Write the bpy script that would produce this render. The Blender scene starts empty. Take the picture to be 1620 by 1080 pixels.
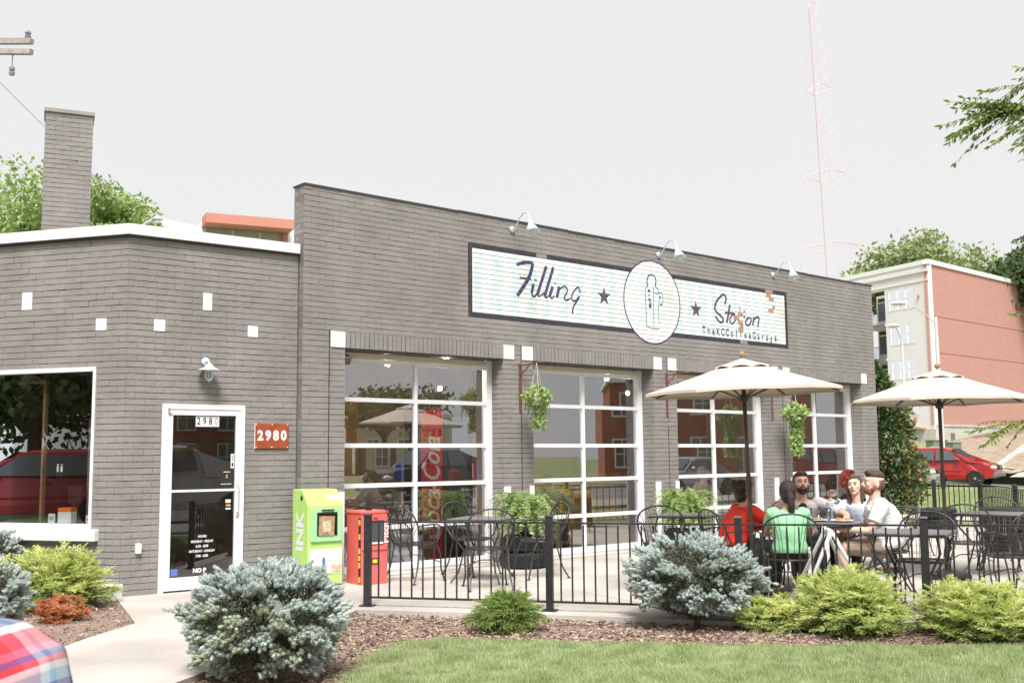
import bpy, bmesh, math, random
import numpy as np
from mathutils import Vector, Matrix, Quaternion
random.seed(7); rng=np.random.default_rng(7)
S=bpy.context.scene; COL=S.collection
PI=math.pi
def V(*a): return Vector(a)
# ------------------------------------------------------------ camera
CAM=V(-6.386,-11.164,1.43); TH=0.85689; PITCH=0.1072; ROLL=-0.00874; FPX=1692.7
Fh=V(math.cos(TH),math.sin(TH),0); Rh=V(math.sin(TH),-math.cos(TH),0)
FW=Fh*math.cos(PITCH)+V(0,0,math.sin(PITCH)); UP=Rh.cross(FW)
RT=Rh*math.cos(ROLL)+UP*math.sin(ROLL); UP=UP*math.cos(ROLL)-Rh*math.sin(ROLL)
cd=bpy.data.cameras.new('camera'); cam=bpy.data.objects.new('camera',cd); COL.objects.link(cam)
M=Matrix((RT,UP,-FW)).transposed().to_4x4(); M.translation=CAM; cam.matrix_world=M
cd.sensor_width=36; cd.lens=FPX*36/1620; cd.clip_end=3000; cd.clip_start=.05
cd.dof.use_dof=True; cd.dof.focus_distance=12.0; cd.dof.aperture_fstop=13
S.camera=cam
# ------------------------------------------------------------ sky, sun, exposure
W=bpy.data.worlds.new('World'); S.world=W; W.use_nodes=True; nt=W.node_tree; nt.nodes.clear()
o=nt.nodes.new('ShaderNodeOutputWorld'); b=nt.nodes.new('ShaderNodeBackground'); b.inputs[1].default_value=0.10
sk=nt.nodes.new('ShaderNodeTexSky'); sk.sky_type='NISHITA'; sk.sun_disc=False
SUN_EL=math.radians(56); SUN_AZ=math.radians(-128)   # direction towards the sun, ccw from +X
sk.sun_elevation=SUN_EL; sk.sun_rotation=PI/2-SUN_AZ
mx=nt.nodes.new('ShaderNodeMix'); mx.data_type='RGBA'; mx.inputs[0].default_value=0.985
mx.inputs[7].default_value=(1.95,1.925,1.91,1)       # even high overcast
nt.links.new(sk.outputs[0],mx.inputs[6]); nt.links.new(mx.outputs[2],b.inputs[0]); nt.links.new(b.outputs[0],o.inputs[0])
sl=bpy.data.lights.new('sun','SUN'); sl.energy=1.5; sl.angle=math.radians(24); sl.color=(1,.965,.92)
so=bpy.data.objects.new('sun',sl); COL.objects.link(so)
sd=V(math.cos(SUN_EL)*math.cos(SUN_AZ),math.cos(SUN_EL)*math.sin(SUN_AZ),math.sin(SUN_EL))
so.rotation_euler=(-sd).to_track_quat('-Z','Y').to_euler()
S.view_settings.view_transform='Standard'; S.view_settings.look='None'; S.view_settings.exposure=2.14; S.view_settings.gamma=1
S.view_settings.use_curve_mapping=False
S.render.engine='CYCLES'; S.cycles.max_bounces=7; S.cycles.transparent_max_bounces=16
# ------------------------------------------------------------ materials
MATS={}
def mat(name,col,rough=.7,metal=0,var=0,vscale=3,bump=0,bscale=30,bdist=.01,emit=0,spec=.5,col2=None,coat=0):
    m=bpy.data.materials.new(name); m.use_nodes=True; n=m.node_tree; p=n.nodes['Principled BSDF']
    p.inputs['Base Color'].default_value=(*col,1); p.inputs['Roughness'].default_value=rough; p.inputs['Metallic'].default_value=metal
    p.inputs['Specular IOR Level'].default_value=spec
    if coat: p.inputs['Coat Weight'].default_value=coat
    g=n.nodes.new('ShaderNodeNewGeometry')
    if var or col2:
        t=n.nodes.new('ShaderNodeTexNoise'); t.inputs['Scale'].default_value=vscale; t.inputs['Detail'].default_value=5
        n.links.new(g.outputs['Position'],t.inputs['Vector'])
        r=n.nodes.new('ShaderNodeValToRGB'); r.color_ramp.elements[0].position=.32; r.color_ramp.elements[1].position=.68
        c2=col2 or tuple(min(1,c*(1+var)) for c in col); c1=col if col2 else tuple(c*(1-var) for c in col)
        r.color_ramp.elements[0].color=(*c1,1); r.color_ramp.elements[1].color=(*c2,1)
        n.links.new(t.outputs[0],r.inputs[0]); n.links.new(r.outputs[0],p.inputs['Base Color'])
    if bump:
        t=n.nodes.new('ShaderNodeTexNoise'); t.inputs['Scale'].default_value=bscale; t.inputs['Detail'].default_value=4
        n.links.new(g.outputs['Position'],t.inputs['Vector'])
        bb=n.nodes.new('ShaderNodeBump'); bb.inputs['Strength'].default_value=bump; bb.inputs['Distance'].default_value=bdist
        n.links.new(t.outputs[0],bb.inputs['Height']); n.links.new(bb.outputs[0],p.inputs['Normal'])
    if emit: p.inputs['Emission Color'].default_value=(*col,1); p.inputs['Emission Strength'].default_value=emit
    MATS[name]=m; return m
def weather(name,sc=(4.5,4.5,14.0),amt=.055,sc2=(1.1,1.1,.5),amt2=.09):
    """uneven tone from brick to brick, and faint streaks of wear"""
    n=MATS[name].node_tree; p=n.nodes['Principled BSDF']; src=p.inputs['Base Color'].links[0].from_socket; g=n.nodes.new('ShaderNodeNewGeometry'); last=src
    for s_,a_,d_ in((sc,amt,0),(sc2,amt2,4)):
        mp=n.nodes.new('ShaderNodeVectorMath'); mp.operation='MULTIPLY'; mp.inputs[1].default_value=s_; n.links.new(g.outputs['Position'],mp.inputs[0])
        t=n.nodes.new('ShaderNodeTexNoise'); t.inputs['Scale'].default_value=1; t.inputs['Detail'].default_value=d_; n.links.new(mp.outputs[0],t.inputs['Vector'])
        m=n.nodes.new('ShaderNodeMapRange'); m.inputs[1].default_value=.3; m.inputs[2].default_value=.7; m.inputs[3].default_value=1-a_; m.inputs[4].default_value=1+a_*.8; n.links.new(t.outputs[0],m.inputs[0])
        x=n.nodes.new('ShaderNodeVectorMath'); x.operation='SCALE'; n.links.new(last,x.inputs[0]); n.links.new(m.outputs[0],x.inputs['Scale']); last=x.outputs[0]
    n.links.new(last,p.inputs['Base Color'])
def leafmat(name,c1,c2,scale=6,trans=.3,rough=.6):
    m=bpy.data.materials.new(name); m.use_nodes=True; n=m.node_tree; p=n.nodes['Principled BSDF']
    g=n.nodes.new('ShaderNodeNewGeometry'); t=n.nodes.new('ShaderNodeTexNoise'); t.inputs['Scale'].default_value=scale; t.inputs['Detail'].default_value=6
    n.links.new(g.outputs['Position'],t.inputs['Vector']); r=n.nodes.new('ShaderNodeValToRGB')
    r.color_ramp.elements[0].position=.33; r.color_ramp.elements[1].position=.66
    r.color_ramp.elements[0].color=(*c1,1); r.color_ramp.elements[1].color=(*c2,1)
    n.links.new(t.outputs[0],r.inputs[0]); n.links.new(r.outputs[0],p.inputs['Base Color']); p.inputs['Roughness'].default_value=rough
    p.inputs['Specular IOR Level'].default_value=.3
    tr=n.nodes.new('ShaderNodeBsdfTranslucent'); n.links.new(r.outputs[0],tr.inputs[0])
    ms=n.nodes.new('ShaderNodeMixShader'); ms.inputs[0].default_value=trans
    n.links.new(p.outputs[0],ms.inputs[1]); n.links.new(tr.outputs[0],ms.inputs[2]); n.links.new(ms.outputs[0],n.nodes['Material Output'].inputs[0])
    MATS[name]=m; return m
def glassmat(name,tint=(.55,.6,.58),refl=.28,k=1.0,rough=.003):
    m=bpy.data.materials.new(name); m.use_nodes=True; n=m.node_tree; n.nodes.remove(n.nodes['Principled BSDF'])
    tr=n.nodes.new('ShaderNodeBsdfTransparent'); tr.inputs[0].default_value=(*tint,1)
    gl=n.nodes.new('ShaderNodeBsdfGlossy'); gl.inputs['Roughness'].default_value=rough; gl.inputs[0].default_value=(.93,.96,1,1)
    fr=n.nodes.new('ShaderNodeFresnel'); fr.inputs[0].default_value=1.5
    mm=n.nodes.new('ShaderNodeMath'); mm.operation='MULTIPLY_ADD'; mm.inputs[1].default_value=k; mm.inputs[2].default_value=refl; mm.use_clamp=True
    ms=n.nodes.new('ShaderNodeMixShader'); n.links.new(fr.outputs[0],mm.inputs[0]); n.links.new(mm.outputs[0],ms.inputs[0])
    n.links.new(tr.outputs[0],ms.inputs[1]); n.links.new(gl.outputs[0],ms.inputs[2]); n.links.new(ms.outputs[0],n.nodes['Material Output'].inputs[0])
    MATS[name]=m; return m
def brickmat(name,c1,c2,mortar,scale_u=.2,course=.067,axis='XZ',bump=.4):
    """far brick walls, whose single bricks are too small to see"""
    m=bpy.data.materials.new(name); m.use_nodes=True; n=m.node_tree; p=n.nodes['Principled BSDF']; p.inputs['Roughness'].default_value=.9
    g=n.nodes.new('ShaderNodeNewGeometry'); s=n.nodes.new('ShaderNodeSeparateXYZ'); c=n.nodes.new('ShaderNodeCombineXYZ')
    n.links.new(g.outputs['Position'],s.inputs[0]); n.links.new(s.outputs[0 if axis=='XZ' else 1],c.inputs[0]); n.links.new(s.outputs[2],c.inputs[1])
    bt=n.nodes.new('ShaderNodeTexBrick'); bt.inputs['Scale'].default_value=1; bt.inputs['Brick Width'].default_value=scale_u; bt.inputs['Row Height'].default_value=course
    bt.inputs['Mortar Size'].default_value=course*.13; bt.inputs['Color1'].default_value=(*c1,1); bt.inputs['Color2'].default_value=(*c2,1); bt.inputs['Mortar'].default_value=(*mortar,1)
    n.links.new(c.outputs[0],bt.inputs['Vector']); n.links.new(bt.outputs[0],p.inputs['Base Color'])
    MATS[name]=m; return m
mat('brick_paint',(.238,.224,.213),.72,var=.10,vscale=1.7,bump=.5,bscale=70); weather('brick_paint')
mat('mortar_paint',(.165,.152,.143),.85,var=.12,vscale=5,bump=.4,bscale=50)
mat('white_paint',(.74,.74,.74),.5,var=.03,vscale=4,bump=.08,bscale=60)
mat('trim_white',(.72,.73,.76),.42,var=.03,vscale=6)
mat('trim_cream',(.60,.54,.42),.5,var=.05,vscale=6)
mat('coping',(.045,.04,.05),.5)
mat('concrete',(.43,.395,.36),.85,var=.07,vscale=1.6,bump=.35,bscale=90); weather('concrete',(1.1,1.1,1.1),.16,(14,14,14),.06)
mat('concrete_dark',(.30,.275,.25),.9,var=.12,vscale=2.2,bump=.3,bscale=60)
mat('joint',(.09,.08,.075),.9)
mat('mulch',(.16,.112,.088),.95,col2=(.31,.225,.18),vscale=45,bump=1,bscale=60)
mat('chip_a',(.27,.18,.14),.9,var=.3,vscale=30); mat('chip_b',(.42,.31,.245),.9,var=.25,vscale=30); mat('chip_c',(.12,.078,.06),.9,var=.3,vscale=30)
mat('soil_grass',(.17,.22,.09),.95,col2=(.27,.32,.15),vscale=5,bump=1,bscale=70)
mat('lawn_far',(.165,.21,.085),.95,col2=(.23,.27,.13),vscale=3,bump=1,bscale=40)
leafmat('grass',(.26,.35,.13),(.46,.53,.29),scale=5,trans=.35)
leafmat('grass_dry',(.50,.49,.32),(.6,.58,.42),scale=9,trans=.3)
mat('asphalt',(.16,.155,.15),.9,var=.15,vscale=4,bump=.3,bscale=120)
mat('line_paint',(.6,.58,.5),.7)
mat('black_iron',(.018,.018,.021),.42,spec=.5,var=.3,vscale=20)
mat('chair_iron',(.05,.047,.046),.45,var=.4,vscale=14,metal=.2)
mat('table_top',(.14,.14,.15),.35,var=.12,vscale=10)
mat('canvas',(.54,.46,.385),.85,var=.03,vscale=5,bump=.15,bscale=220)
mat('pole_brown',(.10,.07,.055),.45,var=.2,vscale=8)
mat('rib_dark',(.06,.045,.038),.5)
mat('door_dark',(.03,.03,.032),.4)
mat('galv',(.62,.68,.74),.35,metal=.35)
mat('galv_dark',(.35,.38,.42),.4,metal=.5)
mat('rust_red',(.17,.045,.03),.7,var=.3,vscale=30)
mat('sign_rust',(.30,.060,.020),.6,var=.16,vscale=16)
mat('paint_white_s',(.74,.74,.735),.75,var=.04,vscale=9); mat('paint_joint',(.62,.70,.69),.8,var=.1,vscale=8); mat('paint_aqua',(.57,.75,.72),.75,var=.12,vscale=7)
mat('paint_black',(.035,.03,.045),.7,var=.35,vscale=20); mat('paint_ink',(.055,.035,.11),.7,var=.35,vscale=16)
mat('paint_brick',(.40,.22,.165),.8,var=.15,vscale=12); mat('paint_star',(.06,.055,.07),.7,var=.5,vscale=12)
glassmat('glass_shop',(.93,.95,.94),.28,.8); glassmat('glass_corner',(.70,.72,.70),.07,.8); glassmat('glass_door',(.62,.64,.62),.10,.6); glassmat('glass_far',(.2,.24,.25),.3,1)
glassmat('glass_cup',(.92,.95,.97),.03,.8); glassmat('glass_box',(.6,.62,.6),.05,.8)
mat('inside_wall',(.22,.17,.13),.9,var=.4,vscale=1.2); mat('inside_floor',(.42,.37,.32),.5,var=.2,vscale=1.5); mat('inside_ceiling',(.05,.05,.05),.9)
mat('inside_warm',(.32,.19,.09),.8,var=.2,vscale=2)
mat('wood',(.30,.19,.10),.6,var=.25,vscale=8); mat('wood_grey',(.36,.32,.31),.85,var=.2,vscale=12,bump=.3,bscale=30)
mat('yellow',(.80,.48,.05),.4); mat('bulb',(1,.93,.8),.5,emit=1.2)
mat('green_box',(.42,.68,.17),.35,var=.05,vscale=5); mat('green_door',(.33,.62,.33),.35,var=.04,vscale=5)
mat('red_box',(.72,.13,.12),.38,var=.05,vscale=5); mat('red_gloss',(.62,.03,.03),.25); mat('yellow_tape',(.8,.55,.03),.5)
mat('decal_white',(.72,.72,.72),.5); mat('decal_black',(.02,.02,.02),.5); mat('decal_grey',(.35,.35,.35),.5); mat('decal_blue',(.10,.16,.55),.5)
mat('decal_orange',(.75,.20,.03),.5); mat('decal_tan',(.50,.33,.18),.6,col2=(.24,.14,.08),vscale=28); mat('decal_meadow',(.40,.33,.2),.6,col2=(.62,.55,.42),vscale=40)
mat('rubber',(.016,.016,.017),.7,var=.3,vscale=30); mat('dark_soil',(.03,.02,.015),.95)
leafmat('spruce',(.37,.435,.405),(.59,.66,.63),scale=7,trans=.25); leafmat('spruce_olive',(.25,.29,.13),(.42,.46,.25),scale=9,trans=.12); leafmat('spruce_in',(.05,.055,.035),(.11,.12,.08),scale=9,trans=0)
mat('bud',(.42,.22,.09),.8)
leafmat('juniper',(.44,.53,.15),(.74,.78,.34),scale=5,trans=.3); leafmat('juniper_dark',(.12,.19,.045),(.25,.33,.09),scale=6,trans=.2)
leafmat('dead_juniper',(.42,.15,.06),(.66,.32,.17),scale=12,trans=.2)
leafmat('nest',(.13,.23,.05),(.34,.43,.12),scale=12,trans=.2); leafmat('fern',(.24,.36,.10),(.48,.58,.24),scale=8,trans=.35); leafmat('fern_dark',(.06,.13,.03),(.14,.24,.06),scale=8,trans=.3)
leafmat('ivy',(.26,.38,.10),(.48,.58,.28),scale=14,trans=.3); leafmat('magnolia',(.055,.11,.045),(.13,.20,.07),scale=8,trans=.1,rough=.35); leafmat('magnolia_rust',(.30,.17,.07),(.42,.28,.12),scale=12,trans=.1)
leafmat('tree_light',(.20,.31,.08),(.44,.54,.22),scale=.9,trans=.35); leafmat('tree_mid',(.24,.31,.13),(.38,.44,.22),scale=.5,trans=.3); leafmat('tree_dark',(.06,.11,.04),(.12,.18,.07),scale=.5,trans=.25)
leafmat('walnut',(.12,.20,.04),(.26,.33,.09),scale=6,trans=.4)
mat('bark',(.11,.085,.065),.95,var=.3,vscale=10,bump=.6,bscale=20)
mat('skin_light',(.66,.43,.34),.55,var=.04,vscale=12); mat('skin_tan',(.55,.33,.22),.55,var=.04,vscale=12)
mat('hair_dark',(.025,.016,.014),.6,var=.6,vscale=60,bump=.9,bscale=110); mat('hair_brown',(.075,.038,.024),.6,var=.6,vscale=60,bump=.9,bscale=110); mat('hair_red',(.36,.05,.02),.6,var=.7,vscale=50,bump=.9,bscale=90); mat('hair_auburn',(.035,.013,.012),.5,var=.4,vscale=40)
mat('beard_red',(.20,.085,.05),.7,var=.3,vscale=60); mat('hair_fade',(.13,.085,.065),.6,var=.3,vscale=60); mat('hair_grey',(.3,.29,.28),.6,var=.3,vscale=40)
mat('lip',(.42,.14,.11),.5); mat('eye_white',(.6,.58,.56),.3); mat('eye_dark',(.02,.015,.012),.3)
mat('shirt_red',(.72,.035,.018),.85,var=.05,vscale=8,bump=.7,bscale=9,bdist=.03); mat('shirt_green',(.26,.56,.31),.85,var=.05,vscale=8,bump=.7,bscale=9,bdist=.03); mat('shirt_grey',(.46,.42,.45),.85,var=.05,vscale=8,bump=.7,bscale=9,bdist=.03)
mat('shirt_blue',(.58,.66,.76),.85,var=.06,vscale=7,bump=.7,bscale=9,bdist=.03); mat('shirt_white',(.68,.69,.71),.85,var=.03,vscale=8,bump=.7,bscale=9,bdist=.03); mat('shirt_black',(.018,.018,.022),.85); mat('pants_dark',(.022,.022,.027),.85)
mat('jeans',(.09,.12,.19),.85,var=.1,vscale=30); mat('shorts',(.30,.22,.17),.85); mat('shoe',(.05,.045,.045),.6); mat('shirt_beige',(.42,.35,.26),.85)
mat('car_red',(.33,.012,.014),.28,coat=.6); mat('car_silver',(.40,.41,.43),.3,metal=.5,coat=.5); mat('car_white',(.6,.6,.6),.35,coat=.5); mat('car_black',(.02,.02,.025),.3,coat=.5)
mat('car_glass',(.07,.08,.09),.06,spec=.9); mat('headlight',(.62,.62,.62),.15); mat('rim',(.45,.45,.46),.3,metal=.6); mat('plastic_grey',(.16,.15,.15),.6)
mat('stucco',(.70,.67,.69),.9,var=.03,vscale=.6); mat('stucco_cream',(.52,.46,.37),.9,var=.04,vscale=.6); mat('stone_base',(.44,.41,.39),.9,col2=(.55,.52,.50),vscale=1.1,bump=.6,bscale=3)
brickmat('apt_brick',(.41,.185,.155),(.48,.24,.205),(.50,.31,.27)); brickmat('apt_brick_y',(.33,.12,.09),(.38,.16,.12),(.4,.24,.2),axis='YZ'); brickmat('house_brick',(.20,.13,.10),(.28,.20,.15),(.3,.26,.22)); brickmat('house_red',(.26,.05,.035),(.33,.08,.05),(.3,.16,.12))
mat('rust_band',(.34,.13,.105),.9); mat('awning',(.52,.22,.165),.7); mat('utility_green',(.16,.21,.15),.6); mat('tower_glare_red',(.78,.50,.55),.8); mat('tower_dark',(.60,.44,.49),.8); mat('lamp_metal',(.55,.56,.57),.5)  # mast colours are paled to stand in for overexposure against the sky
mat('hill_soil',(.19,.15,.105),.95,col2=(.38,.30,.22),vscale=2.2,bump=.6,bscale=3); mat('roof_grey',(.25,.24,.23),.9); mat('insulator',(.26,.22,.30),.3); mat('wire',(.45,.44,.46),.6)
mat('frame_bronze',(.12,.10,.085),.5); mat('curtain',(.40,.42,.40),.9,var=.1,vscale=3)
def plaid():
    m=bpy.data.materials.new('plaid'); m.use_nodes=True; n=m.node_tree; p=n.nodes['Principled BSDF']; p.inputs['Roughness'].default_value=.85
    tc=n.nodes.new('ShaderNodeTexCoord'); mp=n.nodes.new('ShaderNodeMapping'); mp.inputs['Rotation'].default_value=(.15,.35,.3); n.links.new(tc.outputs['Object'],mp.inputs[0])
    s=n.nodes.new('ShaderNodeSeparateXYZ'); n.links.new(mp.outputs[0],s.inputs[0])
    def band(sock,per,cols):
        a=n.nodes.new('ShaderNodeMath'); a.operation='MULTIPLY'; a.inputs[1].default_value=1/per; n.links.new(sock,a.inputs[0])
        f=n.nodes.new('ShaderNodeMath'); f.operation='FRACT'; n.links.new(a.outputs[0],f.inputs[0])
        r=n.nodes.new('ShaderNodeValToRGB'); r.color_ramp.interpolation='CONSTANT'; e=r.color_ramp.elements
        e[0].position=0; e[0].color=(*cols[0][1],1); e[1].position=cols[1][0]; e[1].color=(*cols[1][1],1)
        for pp,cc in cols[2:]: q=e.new(pp); q.color=(*cc,1)
        n.links.new(f.outputs[0],r.inputs[0]); return r.outputs[0]
    W_=(.50,.48,.50); B_=(.02,.045,.19); R_=(.50,.025,.035); P_=(.40,.09,.15); L_=(.20,.33,.42)
    a=band(s.outputs[2],.105,[(0,R_),(.22,W_),(.32,B_),(.52,L_),(.66,W_),(.74,R_),(.82,B_),(.9,P_)])
    c=band(s.outputs[1],.10,[(0,W_),(.3,B_),(.42,W_),(.5,R_),(.66,P_),(.8,W_),(.9,L_)])
    x=n.nodes.new('ShaderNodeMix'); x.data_type='RGBA'; x.inputs[0].default_value=.38; n.links.new(a,x.inputs[6]); n.links.new(c,x.inputs[7])
    n.links.new(x.outputs[2],p.inputs['Base Color']); MATS['plaid']=m
plaid()
# ------------------------------------------------------------ object helpers
def tag(o,label=None,cat=None,group=None,kind=None):
    if label: o['label']=label
    if cat: o['category']=cat
    if group: o['group']=group
    if kind: o['kind']=kind
    return o
def thing(name,label,cat,loc=(0,0,0),rz=0,group=None):
    o=bpy.data.objects.new(name,None); COL.objects.link(o); o.location=loc; o.rotation_euler=(0,0,rz); o.empty_display_size=.1
    return tag(o,label,cat,group)
def dup(root,loc,rz,label,group=None):
    def cp(o,par):
        c=o.copy(); COL.objects.link(c); c.parent=par
        for ch in KIDS.get(o.name,[]): cp(ch,c); 
        return c
    r=cp(root,None); r.location=loc; r.rotation_euler=(0,0,rz); r['label']=label
    if group: r['group']=group
    return r
KIDS={}; WORLD=set()
class MB:
    def __init__(s): s.v=[]; s.f=[]
    def add(s,vs,fs):
        n=len(s.v); s.v+= [tuple(v) for v in vs]; s.f+=[tuple(i+n for i in f) for f in fs]; return s
    def box(s,c,d,rz=0,M=None,taper=1):
        cx,cy,cz=c; dx,dy,dz=[x/2 for x in d]; P=[]
        for z,t in((-dz,1),(dz,taper)):
            for x,y in((-dx,-dy),(dx,-dy),(dx,dy),(-dx,dy)):
                p=V(x*t,y*t,z)
                if M is not None: p=M@p
                elif rz: p=V(p.x*math.cos(rz)-p.y*math.sin(rz),p.x*math.sin(rz)+p.y*math.cos(rz),p.z)
                P.append((p.x+cx,p.y+cy,p.z+cz))
        return s.add(P,[(3,2,1,0),(4,5,6,7),(0,1,5,4),(1,2,6,5),(2,3,7,6),(3,0,4,7)])
    def bb(s,x0,x1,y0,y1,z0,z1): return s.box(((x0+x1)/2,(y0+y1)/2,(z0+z1)/2),(x1-x0,y1-y0,z1-z0))
    def bbox_uv(s,O,u,n,u0,u1,d0,d1,z0,z1):
        """box on a wall plane: O origin, u along, n outward normal; d along n"""
        P=[]
        for z in(z0,z1):
            for a,d in((u0,d0),(u1,d0),(u1,d1),(u0,d1)):
                p=O+u*a+n*d; P.append((p.x,p.y,z))
        return s.add(P,[(0,1,2,3),(7,6,5,4),(4,5,1,0),(5,6,2,1),(6,7,3,2),(7,4,0,3)])
    def tube(s,pts,r,n=6,cap=True,r2=None):
        pts=[V(*p) for p in pts]; R=r if hasattr(r,'__len__') else [r+((r2-r)*i/(len(pts)-1) if r2 is not None else 0) for i in range(len(pts))]
        rings=[]; up=None
        for i,p in enumerate(pts):
            t=(pts[min(i+1,len(pts)-1)]-pts[max(i-1,0)]); t=t.normalized() if t.length>1e-9 else V(0,0,1)
            if up is None: up=t.orthogonal().normalized()
            else:
                up=(up-t*up.dot(t)); up=up.normalized() if up.length>1e-6 else t.orthogonal().normalized()
            w=t.cross(up); rings.append([p+(up*math.cos(2*PI*k/n)+w*math.sin(2*PI*k/n))*R[i] for k in range(n)])
        vs=[q for rg in rings for q in rg]; fs=[]
        for i in range(len(pts)-1):
            for k in range(n): fs.append((i*n+k,i*n+(k+1)%n,(i+1)*n+(k+1)%n,(i+1)*n+k))
        if cap: fs.append(tuple(range(n-1,-1,-1))); fs.append(tuple((len(pts)-1)*n+k for k in range(n)))
        return s.add(vs,fs)
    def lathe(s,prof,c=(0,0,0),n=16,M=None):
        vs=[];fs=[]
        for r,z in prof:
            for k in range(n):
                p=V(r*math.cos(2*PI*k/n),r*math.sin(2*PI*k/n),z)
                if M is not None: p=M@p
                vs.append((p.x+c[0],p.y+c[1],p.z+c[2]))
        for i in range(len(prof)-1):
            for k in range(n): fs.append((i*n+k,i*n+(k+1)%n,(i+1)*n+(k+1)%n,(i+1)*n+k))
        fs.append(tuple(range(n-1,-1,-1))); fs.append(tuple((len(prof)-1)*n+k for k in range(n)))
        return s.add(vs,fs)
    def ball(s,c,r,n=8,m=6,M=None):
        r=r if hasattr(r,'__len__') else (r,r,r); prof=[]
        vs=[];fs=[]
        for i in range(m+1):
            a=-PI/2+PI*i/m
            for k in range(n):
                p=V(r[0]*math.cos(a)*math.cos(2*PI*k/n),r[1]*math.cos(a)*math.sin(2*PI*k/n),r[2]*math.sin(a))
                if M is not None: p=M@p
                vs.append((p.x+c[0],p.y+c[1],p.z+c[2]))
        for i in range(m):
            for k in range(n): fs.append((i*n+k,i*n+(k+1)%n,(i+1)*n+(k+1)%n,(i+1)*n+k))
        return s.add(vs,fs)
    def prism(s,poly,O,u,v,n,d0,d1):
        """2D polygon (a,b) -> O+u*a+v*b, extruded along n from d0 to d1"""
        k=len(poly); P=[O+u*a+v*b+n*d for d in(d0,d1) for a,b in poly]
        return s.add(P,[tuple(range(k-1,-1,-1)),tuple(range(k,2*k))]+[(i,(i+1)%k,k+(i+1)%k,k+i) for i in range(k)])
    def build(s,name,m,parent=None,smooth=False,kind=None,world=False,label=None,bevel=0):
        me=bpy.data.meshes.new(name); me.from_pydata(s.v,[],s.f); me.update()
        return link(me,name,m,parent,smooth,kind,world,label,bevel)
def link(me,name,m,parent=None,smooth=False,kind=None,world=False,label=None,bevel=0):
    if m and not me.materials: me.materials.append(MATS[m] if isinstance(m,str) else m)
    if smooth: me.polygons.foreach_set('use_smooth',[True]*len(me.polygons))
    ob=bpy.data.objects.new(name,me); COL.objects.link(ob)
    if parent is not None:
        ob.parent=parent; KIDS.setdefault(parent.name,[]).append(ob)
        if world:
            WORLD.add(ob.name)
            if parent.name not in WORLD:
                q=parent; T=Matrix.Identity(4)
                while q is not None: T=Matrix.Translation(q.location)@Matrix.Rotation(q.rotation_euler.z,4,'Z')@T if q.type=='EMPTY' else T; q=q.parent
                ob.matrix_parent_inverse=T.inverted()
    if bevel:
        b=ob.modifiers.new('bevel','BEVEL'); b.width=bevel; b.segments=2; b.limit_method='ANGLE'
    if kind: ob['kind']=kind
    if label: ob['label']=label
    return ob
def npmesh(name,verts,k,m,parent=None,kind=None,world=False,smooth=False,label=None):
    """verts (N*k,3): N separate k-gons"""
    verts=np.ascontiguousarray(verts,dtype=np.float32).reshape(-1,3); n=len(verts); me=bpy.data.meshes.new(name)
    me.vertices.add(n); me.vertices.foreach_set('co',verts.ravel()); me.loops.add(n); me.loops.foreach_set('vertex_index',np.arange(n,dtype=np.int32))
    me.polygons.add(n//k); me.polygons.foreach_set('loop_start',np.arange(0,n,k,dtype=np.int32)); me.polygons.foreach_set('loop_total',np.full(n//k,k,dtype=np.int32))
    me.update(calc_edges=True); return link(me,name,m,parent,smooth,kind,world,label)
def pix(x,y): return (FW+RT*((x-810)/FPX)-UP*((y-540)/FPX))
def on_ground(x,y,z=0): d=pix(x,y); t=(z-CAM.z)/d.z; return CAM+d*t      # where a spot seen in the photo stands
def at_depth(x,y,D): return CAM+pix(x,y)*D
def txt(s,size,name='txt',ext=0,bold=0,sx=1):
    c=bpy.data.curves.new('t','FONT'); c.body=s; c.size=size; c.align_x='CENTER'; c.align_y='CENTER'; c.resolution_u=2; c.offset=bold
    o=bpy.data.objects.new('t',c); COL.objects.link(o); dg=bpy.context.evaluated_depsgraph_get(); me=bpy.data.meshes.new_from_object(o.evaluated_get(dg))
    bpy.data.objects.remove(o); v=[(p.co.x*sx,p.co.y) for p in me.vertices]; f=[tuple(p.vertices) for p in me.polygons]; bpy.data.meshes.remove(me); return v,f
def put_text(s,size,O,u,v,n,d,name,m,parent,world=True,bold=0,sx=1,label=None):
    vs,fs=txt(s,size,bold=bold,sx=sx); b=MB(); b.add([O+u*a+v*c+n*d for a,c in vs],fs); return b.build(name,m,parent,world=world,label=label)
EX,EY,EZ=V(1,0,0),V(0,1,0),V(0,0,1)
# ============================================================ ground
def poly_sheet(name,pts,z,m,kind='structure',thick=0):
    b=MB(); k=len(pts)
    if thick:
        b.add([(x,y,z) for x,y in pts]+[(x,y,z-thick) for x,y in pts],[tuple(range(k))]+[(i,k+i,k+(i+1)%k,(i+1)%k) for i in range(k)])
    else: b.add([(x,y,z) for x,y in pts],[tuple(range(k))])
    return b.build(name,m,kind=kind)
def hz(x,y):
    D=(V(x,y,0)-CAM).dot(Fh); s=(V(x,y,0)-CAM).dot(Rh)
    return max(0,min(.80,(D-57)/34))*3.0*max(0,min(1,(x-30)/20))
xs=sorted(set(list(np.linspace(-500,-60,8))+list(np.linspace(-60,130,70))+list(np.linspace(130,700,10)))); ys=sorted(set(list(np.linspace(-500,-60,8))+list(np.linspace(-60,130,60))+list(np.linspace(130,700,10))))
b=MB(); nx=len(xs); ny=len(ys)
b.add([(x,y,hz(x,y)-.09) for y in ys for x in xs],[(j*nx+i,j*nx+i+1,(j+1)*nx+i+1,(j+1)*nx+i) for j in range(ny-1) for i in range(nx-1)])
b.build('ground','lawn_far',kind='structure',smooth=True)
P1,P2,P3,P4=V(-.51,-2.2,0),V(.53,-3.69,0),V(1.47,-5.16,0),V(2.43,-6.4,0); P5=V(3.5,-7.8,0)
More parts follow.
